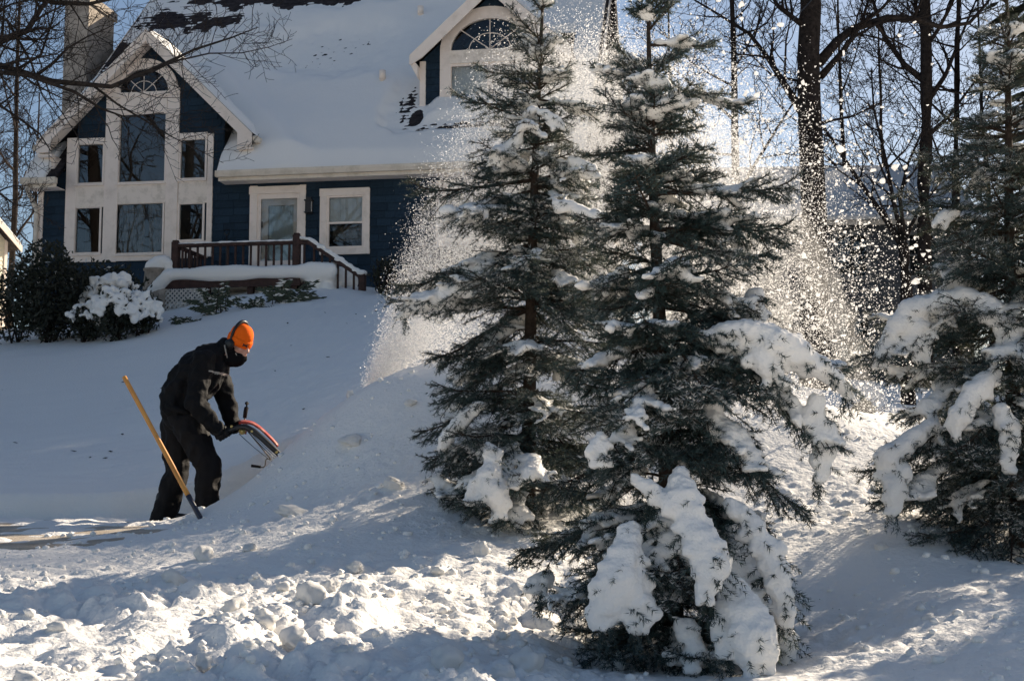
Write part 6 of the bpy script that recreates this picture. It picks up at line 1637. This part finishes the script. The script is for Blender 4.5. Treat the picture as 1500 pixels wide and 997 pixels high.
mb = MB(); mb.tube([sh1 - dirv * .005, sh1.lerp(sh2, .3), sh2, sh2 + dirv * .10], [.0215, .0205, .021, .026], 12); mb.build('socket', M['socket'], shv, True)
mb = MB(); c = sh2 + dirv * .08; sdv = Vector((0, 1, 0)); nn = dirv.cross(sdv).normalized(); v = []; f = []
for i in range(7):
    t = i / 6; hw = .05 + .07 * min(1, t * 2.5) - .03 * max(0, t - .7)
    for j in range(7): s = -1 + j / 3; v.append((c + dirv * (.30 * t) + sdv * hw * s + nn * (.02 * s * s - .01))[:])
for i in range(6):
    for j in range(6): f.append((i * 7 + j, i * 7 + j + 1, i * 7 + j + 8, i * 7 + j + 7))
bl = link('blade', np_mesh('blade', v, f, True), M['socket'], shv); _md = bl.modifiers.new('t', 'SOLIDIFY'); _md.thickness = .004

# ------------------------------------------------------------------ thrown snow
rs = np.random.RandomState(8)
DRAG = 0.45
def spray_points(n, vmin, vmax, amin, amax, tmin, jit, yj, g=9.81, bias=1.0, ypow=1.0, tpow=1.0):
    o = np.array([bx + .40, YB, DRIVE_Z + .74])
    a = np.radians(amin + (amax - amin) * rs.uniform(0, 1, n) ** bias); sp = rs.uniform(vmin, vmax, n)
    tf = 2 * sp * np.sin(a) / g
    t = tmin + (tf * 1.12 - tmin) * rs.uniform(0, 1, n) ** tpow
    yaw = np.radians(rs.normal(9, yj, n))
    vx = sp * np.cos(a) * np.cos(yaw); vy = sp * np.cos(a) * np.sin(yaw); vz = sp * np.sin(a)
    tx = (1 - np.exp(-DRAG * t)) / DRAG
    p = o + np.stack([vx * tx, vy * tx, vz * t - 0.5 * g * t * t], axis=1)
    p += rs.normal(size=(n, 3)) * (jit * (0.25 + t / 0.9))[:, None]
    return p
def flakes(p, size, elong=1.5):
    """small irregular tetra- and octahedral crumbs"""
    n = len(p); tv = np.array([(1, 1, 1), (1, -1, -1), (-1, 1, -1), (-1, -1, 1)]) * 0.75
    q = rs.normal(size=(n, 4)); q /= np.linalg.norm(q, axis=1)[:, None]
    w, x, y, z = q.T
    Rm = np.stack([np.stack([1 - 2 * (y * y + z * z), 2 * (x * y - z * w), 2 * (x * z + y * w)], -1), np.stack([2 * (x * y + z * w), 1 - 2 * (x * x + z * z), 2 * (y * z - x * w)], -1), np.stack([2 * (x * z - y * w), 2 * (y * z + x * w), 1 - 2 * (x * x + y * y)], -1)], axis=1)
    sc = size[:, None] * rs.uniform(1 / elong, elong, (n, 3))
    v = np.einsum('nij,nkj->nki', Rm, tv[None] * sc[:, None, :] * rs.uniform(0.7, 1.25, (n, 4, 1))) + p[:, None, :]
    f = np.array([(0, 1, 2), (0, 3, 1), (0, 2, 3), (1, 3, 2)])[None] + 4 * np.arange(n)[:, None, None]
    return v.reshape(-1, 3), f.reshape(-1, 3)
parts_p = []; parts_s = []
def batch(p, smin, smax, pw=2.0):
    g = ground_z(p[:, 0], p[:, 1], False); k = p[:, 2] > g + 0.01
    p = p[k]; parts_p.append(p); parts_s.append(smin + (smax - smin) * rs.uniform(0, 1, len(p)) ** pw)
batch(spray_points(125000, 4.0, 8.9, 54, 76, 0.0, 0.075, 8, tpow=1.05), 0.0034, 0.0068)   # the dense plume
batch(spray_points(95000, 6.2, 8.8, 58, 77, 0.05, 0.12, 9, tpow=0.95), 0.0032, 0.0066)    # its high side
batch(spray_points(24000, 2.5, 5.6, 40, 78, 0.0, 0.08, 9, tpow=0.9), 0.0034, 0.0066)      # low, close to the chute
batch(spray_points(90000, 7.0, 9.1, 57, 69, 0.3, 0.16, 9, tpow=1.0), 0.0028, 0.0058)     # its middle
batch(spray_points(150000, 7.7, 8.9, 61, 72, 0.45, 0.17, 9, tpow=1.0), 0.0030, 0.0062)     # its far side, right of the front spruce
batch(spray_points(14000, 6.8, 9.1, 52, 65, 0.5, 0.22, 10), 0.003, 0.012, 3.5)            # falling side, coarser
batch(spray_points(3000, 6.8, 9.3, 48, 65, 0.5, 0.34, 12), 0.008, 0.022, 3)
batch(spray_points(340, 7.2, 9.4, 48, 67, 0.55, 0.48, 13), 0.016, 0.034, 2.5)
pp = np.concatenate(parts_p); ss = np.concatenate(parts_s)
fine = ss < 0.0071; clump = ss > 0.0115; mid = ~fine & ~clump
v, f = flakes(pp[mid], ss[mid])
# thrown clumps: rounded, uneven
iv, if_ = ICO1; nc = int(clump.sum()); cl = iv[None] * (ss[clump] * 0.8)[:, None, None] * rs.uniform(0.45, 1.5, (nc, 1, 3)) * (1 + 0.40 * np.clip(rs.normal(size=(nc, len(iv), 1)), -1.2, 1.2)) + pp[clump][:, None, :]
f = np.concatenate([f, len(v) + (if_[None] + len(iv) * np.arange(nc)[:, None, None]).reshape(-1, 3)]); v = np.concatenate([v, cl.reshape(-1, 3)])
# the finest grains: single tiny facets
q = pp[fine]; nf = len(q); a_ = rs.normal(size=(nf, 3)); a_ /= np.linalg.norm(a_, axis=1)[:, None]; b_ = np.cross(a_, rs.normal(size=(nf, 3))); b_ /= np.linalg.norm(b_, axis=1)[:, None]
sz = ss[fine][:, None] * 1.25
v3 = np.stack([q + a_ * sz, q - a_ * sz * 0.6 + b_ * sz * 0.85, q - a_ * sz * 0.6 - b_ * sz * 0.85], axis=1).reshape(-1, 3)
f = np.concatenate([f, len(v) + np.arange(3 * nf).reshape(-1, 3)]); v = np.concatenate([v, v3])
tag(link('snow_spray', np_mesh('snow_spray', v, f), M['spray']), 'glowing plume of thrown snow arching up behind the spruces', 'snow spray', kind='stuff')

# the finest powder between the grains: a thin scattering cloud that follows the same arcs
def powder(name, angs, speeds, r0, r1, dens):
    B = Blobs(ICO2); o = np.array([bx + .40, YB, DRIVE_Z + .74])
    for an in angs:
        for sp in speeds:
            a = math.radians(an); tf = 2 * sp * math.sin(a) / 9.81
            for t in np.linspace(0.04, tf * 0.97, 26):
                tx = (1 - math.exp(-DRAG * t)) / DRAG; p = o + np.array([sp * math.cos(a) * math.cos(R(9)) * tx, sp * math.cos(a) * math.sin(R(9)) * tx, sp * math.sin(a) * t - 4.905 * t * t]); r = r0 + (r1 - r0) * min(1, t / 1.2)
                B.ell(p, (r, r * 1.3, r))
    v, f, n = B.remesh(0.07, 6)
    m = bpy.data.materials.new(name); m.use_nodes = True; nt = m.node_tree; nt.nodes.clear()
    out = nt.nodes.new('ShaderNodeOutputMaterial'); vol = nt.nodes.new('ShaderNodeVolumePrincipled')
    vol.inputs['Color'].default_value = (0.97, 0.97, 0.97, 1); vol.inputs['Density'].default_value = dens; vol.inputs['Anisotropy'].default_value = 0.45
    nt.links.new(vol.outputs[0], out.inputs['Volume'])
    tag(link(name, np_mesh(name, v, f, True), m), 'soft backlit powder drifting within the plume', 'snow powder', kind='stuff')
powder('snow_powder', (60, 65, 70, 74), (5.0, 6.4, 7.6, 8.5), 0.06, 0.20, 0.42)
powder('snow_powder', (64, 68, 72), (7.0, 8.0, 8.4), 0.05, 0.14, 0.60)

# dead leaves and twig bits blown onto the slope
n = 70; x = rs.uniform(-9, 1, n); y = rs.uniform(13, 27, n); z = ground_z(x, y) + 0.006; V = []; F = []
for j in range(n):
    a = rs.uniform(0, 6.28); l = rs.uniform(0.015, 0.05); w = l * rs.uniform(0.2, 0.7); c, s_ = math.cos(a), math.sin(a)
    V += [(x[j] + c * l, y[j] + s_ * l, z[j] + 0.012), (x[j] - s_ * w, y[j] + c * w, z[j]), (x[j] - c * l, y[j] - s_ * l, z[j] + 0.004), (x[j] + s_ * w, y[j] - c * w, z[j] + 0.015)]; F.append((4 * j, 4 * j + 1, 4 * j + 2, 4 * j + 3))
tag(link('leaf_litter', np_mesh('leaf_litter', V, F), M['bark']), 'dead leaf bits scattered on the snowy slope', 'leaf litter', kind='stuff')

# ------------------------------------------------------------------ clods on the bank
def clod_mesh(seed):
    v, f = ICO3; v = v.copy(); n = v / np.linalg.norm(v, axis=1)[:, None]
    d = 1 + 0.50 * noise3(n * 1.4 + seed * 3.1) - 0.28 * np.abs(noise3(n * 2.8 + seed)) + 0.10 * noise3(n * 7 + seed)
    v = n * d[:, None] * np.array((1, 0.9, 0.75)); me = np_mesh('snow_clod', v, f, True); me.materials.append(M['snow_load']); return me
clod_me = [clod_mesh(i) for i in range(6)]
def hit(px, py):
    """where the sight line of a photo pixel meets the snow"""
    Y = np.linspace(4.5, 12.5, 500); r = ray(px, py); xs = r.x / r.y * Y; zs = CZ + r.z / r.y * Y; g = ground_z(xs, Y, False)
    k = np.argmax(zs < g); return Vector((xs[k], Y[k], g[k]))
CL = [(455, 868, 52, 40, 'largest rounded snow clod, half lit, left of centre'), (484, 856, 30, 22, 'snow clod touching the largest clod on its right'), (705, 803, 28, 32, 'egg-shaped snow clod below the left spruce'), (578, 709, 36, 18, 'flat snow clod below the sunlit ridge of the bank'),
      (430, 748, 50, 18, 'long flat snow slab in front of the shovel'), (515, 642, 40, 18, 'flat snow slab high on the shaded bank face'), (655, 962, 50, 44, 'big snow clod at the bottom left of the front spruce'), (735, 985, 40, 34, 'snow clod at the bottom edge below the front spruce'), (772, 965, 56, 44, 'broad snow clod nearest the front spruce foot'),
      (908, 968, 20, 20, 'small cube-like snow clod under the front spruce'), (300, 810, 34, 26, 'rounded snow clod in the shadow left of centre'), (255, 845, 34, 26, 'snow clod on the shadow edge, lower left'), (415, 858, 24, 18, 'small shaded snow clod left of the largest clod'), (310, 862, 30, 20, 'shaded snow clod between two larger ones, lower left'),
      (185, 876, 30, 24, 'pale snow clod in the far left shade'), (85, 920, 36, 22, 'soft snow lump at the left edge'), (520, 828, 26, 16, 'half-buried snow clod behind the largest clod'), (365, 802, 20, 14, 'small snow clod beside the sunlit ridge'), (640, 835, 22, 14, 'half-buried snow clod in the middle of the shade'),
      (385, 905, 40, 40, 'jagged sunlit snow lump in the ploughed heap'), (430, 930, 44, 34, 'tallest sunlit snow lump of the ploughed heap'), (300, 968, 28, 26, 'round sunlit snow lump near the bottom edge'), (40, 992, 44, 22, 'sunlit snow lump in the lower left corner'), (345, 885, 40, 26, 'sunlit snow lump left of the ploughed heap'), (500, 955, 40, 26, 'sunlit snow lump right of the ploughed heap'),
      (735, 930, 24, 18, 'small lit snow clod left of the front spruce'), (560, 925, 22, 14, 'small lit snow clod in the bright patch'), (1290, 800, 20, 12, 'snow clod before the small peak on the right'), (1360, 905, 22, 12, 'faint snow clod in the right foreground shade'), (600, 590, 22, 12, 'small snow clod just under the bank crest'), (665, 598, 26, 14, 'snow clod beside the left spruce branch on the bank'), (513, 576, 12, 14, 'little snow knob on the crest where the plume starts')]
for i, (px, py, w, h, lab) in enumerate(CL):
    p = hit(px, py + h * 0.35); sc = p.y / FPX
    o = bpy.data.objects.new('snow_clod', clod_me[i % 6]); COL.objects.link(o)
    o.location = p + Vector((0, 0, h * sc * 0.22)); o.scale = (w * sc * 0.5, w * sc * 0.5, h * sc * 0.66); o.rotation_euler = (0.3 * math.sin(i * 3.7), 0.3 * math.cos(i * 2.9), i * 1.7)
    tag(o, lab, 'snow clod', 'snow clods on the bank')
# crumbs: small broken snow, uncountable
n = 8200
x = rs.uniform(-3.4, 3.4, n); y = rs.uniform(4.6, 11.0, n)
dens = 0.35 + 0.65 * (1 - sstep(7.2, 8.8, y)) * (1 - sstep(0.0, 0.8, x)); k = (rs.uniform(size=n) < dens * (0.5 + noise2(x, y, 0.8, 71))) & (np.abs(x) < 0.40 * y)
x, y = x[k], y[k]; s = 0.006 + 0.026 * rs.uniform(0, 1, len(x)) ** 3.5
z = ground_z(x, y) + s * 0.25
V = []; F = []
iv, if_ = ICO1
for j in range(len(x)):
    d = iv * (1 + 0.28 * rs.normal(size=(len(iv), 1)).clip(-1, 1)) * s[j] * np.array((1, 1, 0.8)); V.append(d + (x[j], y[j], z[j])); F.append(if_ + j * len(iv))
tag(link('snow_crumbs', np_mesh('snow_crumbs', np.concatenate(V), np.concatenate(F), True), M['snow_load']), 'small broken snow crumbs strewn over the bank', 'snow crumbs', kind='stuff')
